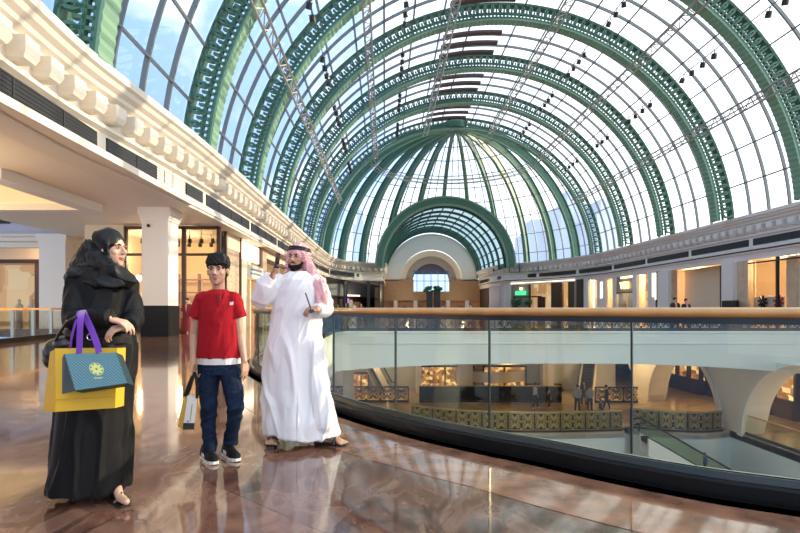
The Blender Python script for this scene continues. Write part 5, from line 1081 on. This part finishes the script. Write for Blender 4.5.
mini(W(577.5, 400, 36).x, 36, ZL, 1.85, LT, NV, 'figure in a pale shirt and jeans, back turned, by the lower escalator', face_dir=(0, 1, 0))
mini(W(591, 400, 36).x, 36.2, ZL, 1.78, LT, DK, 'figure in beige top and dark trousers beside the jeans wearer downstairs', face_dir=(0, 1, 0))
mini(W(585, 400, 38).x, 38.2, ZL, 1.85, DK, DK, 'dark dressed figure between and beyond the two pale tops by the lower escalator', face_dir=(0, 1, 0))
mini(W(596, 409, 34).x, 33.2, ZL, 1.35, DK, DK, 'low dark figure bending at the brass scrollwork balustrade', face_dir=(.6, -1, 0))
mini(W(607, 400, 36.5).x, 36.6, ZL, 1.75, DK, DK, 'figure all in black striding alone toward the escalator on the lower gallery', face_dir=(1, 0, 0), stride=.28)
mini(W(705, 463, 29).x, 29.0, -7.95, 1.2, BL, NV, 'small figure in bright blue riding down the escalator', face_dir=(1, 0, 0))
mini(W(675, 303, 28.5).x, 28.5, 0, 1.72, DK, DK, 'dark figure leaning on the far balustrade, nearer the boutique with gold letters', face_dir=(0, -1, 0)) 
mini(W(686, 303, 28.7).x, 28.7, 0, 1.66, DK, DK, 'dark figure by the far balustrade, nearer the poster shop', face_dir=(0, -1, 0))
for k_, (u, d, hh, mt, lab) in enumerate(((346, 60, 1.75, DK, 'dark figure by the purple lamps of the far corner shop'), (353.5, 62, 1.7, WH, 'pale robed figure beside the dark one by the purple lamps'), (361, 61, 1.7, DR, 'reddish figure before the far corner shop, nearest its middle post'), (338, 58, 1.6, DK, 'dark figure closest to the pink headcloth by the far corner shop'), (470, 80, 1.8, WH, 'pale figure under the far right cornice end by the tunnel'), (461, 84, 1.7, DK, 'dark figure beside the pale one near the tunnel mouth'), (405, 88, 1.7, DK, 'dark figure far off left of the black pillar feature'), (443, 90, 1.7, WH, 'pale figure far off just right of the black pillar feature'))):
    p = W(u, 308, d); mini(p.x, p.y, 0, hh, mt, mt, lab, skirt=(mt is WH or mt is DR))
# ================================================================ camera, sky, sun
cam = bpy.data.cameras.new('camera'); co = bpy.data.objects.new('camera', cam); C.objects.link(co); S.camera = co
co.location = (0, 0, H); co.rotation_euler = (pi / 2, 0, 0); cam.sensor_width = 36; cam.lens = F / 800 * 36
cam.shift_x = (400 - VX) / 800; cam.shift_y = (VY - 266.5) / 800; cam.clip_end = 3000; cam.clip_start = .05
w = bpy.data.worlds.new('sky'); S.world = w; w.use_nodes = True; nt = w.node_tree; N = nt.nodes.new; L = nt.links.new
bg = nt.nodes['Background']; tc = N('ShaderNodeTexCoord'); sx = N('ShaderNodeSeparateXYZ'); L(tc.outputs['Generated'], sx.inputs[0])
mr = N('ShaderNodeMapRange'); mr.inputs[1].default_value = -.75; mr.inputs[2].default_value = .35; L(sx.outputs['X'], mr.inputs[0])
r = N('ShaderNodeValToRGB'); e = r.color_ramp.elements; e[0].color = (.22, .42, .80, 1); e[1].color = (.95, .97, 1.0, 1); x = e.new(.62); x.color = (.42, .62, .95, 1)
L(mr.outputs[0], r.inputs[0])
n = N('ShaderNodeTexNoise'); n.inputs['Scale'].default_value = 5; n.inputs['Detail'].default_value = 6; n.inputs['Distortion'].default_value = .6; L(tc.outputs['Generated'], n.inputs['Vector'])
cr = N('ShaderNodeValToRGB'); cr.color_ramp.elements[0].position = .48; cr.color_ramp.elements[1].position = .66; L(n.outputs['Fac'], cr.inputs[0])
mx = N('ShaderNodeMix'); mx.data_type = 'RGBA'; L(cr.outputs[0], mx.inputs[0]); L(r.outputs[0], mx.inputs[6]); mx.inputs[7].default_value = (.95, .96, 1.0, 1)
st = N('ShaderNodeMapRange'); st.inputs[1].default_value = -.7; st.inputs[2].default_value = .8; st.inputs[3].default_value = 1.7; st.inputs[4].default_value = 3.0; L(sx.outputs['X'], st.inputs[0])
L(mx.outputs[2], bg.inputs[0]); L(st.outputs[0], bg.inputs[1])
def sun(el, az, e, col):
    l = bpy.data.lights.new('sun', 'SUN'); l.energy = e; l.color = col; l.angle = radians(.4); o = bpy.data.objects.new('sun', l); C.objects.link(o)
    d = V((cos(radians(el)) * cos(radians(az)), cos(radians(el)) * sin(radians(az)), sin(radians(el)))); o.rotation_euler = d.to_track_quat('Z', 'Y').to_euler()
sun(17.5, 14, 6.8, (1, .80, .55))
S.view_settings.view_transform = 'Standard'; S.view_settings.look = 'None'; S.view_settings.gamma = 1; S.view_settings.use_curve_mapping = False
S.view_settings.exposure = -0.32
S.cycles.use_denoising = True; S.cycles.max_bounces = 8; S.cycles.transparent_max_bounces = 24; S.cycles.sample_clamp_indirect = 6; S.cycles.caustics_reflective = False
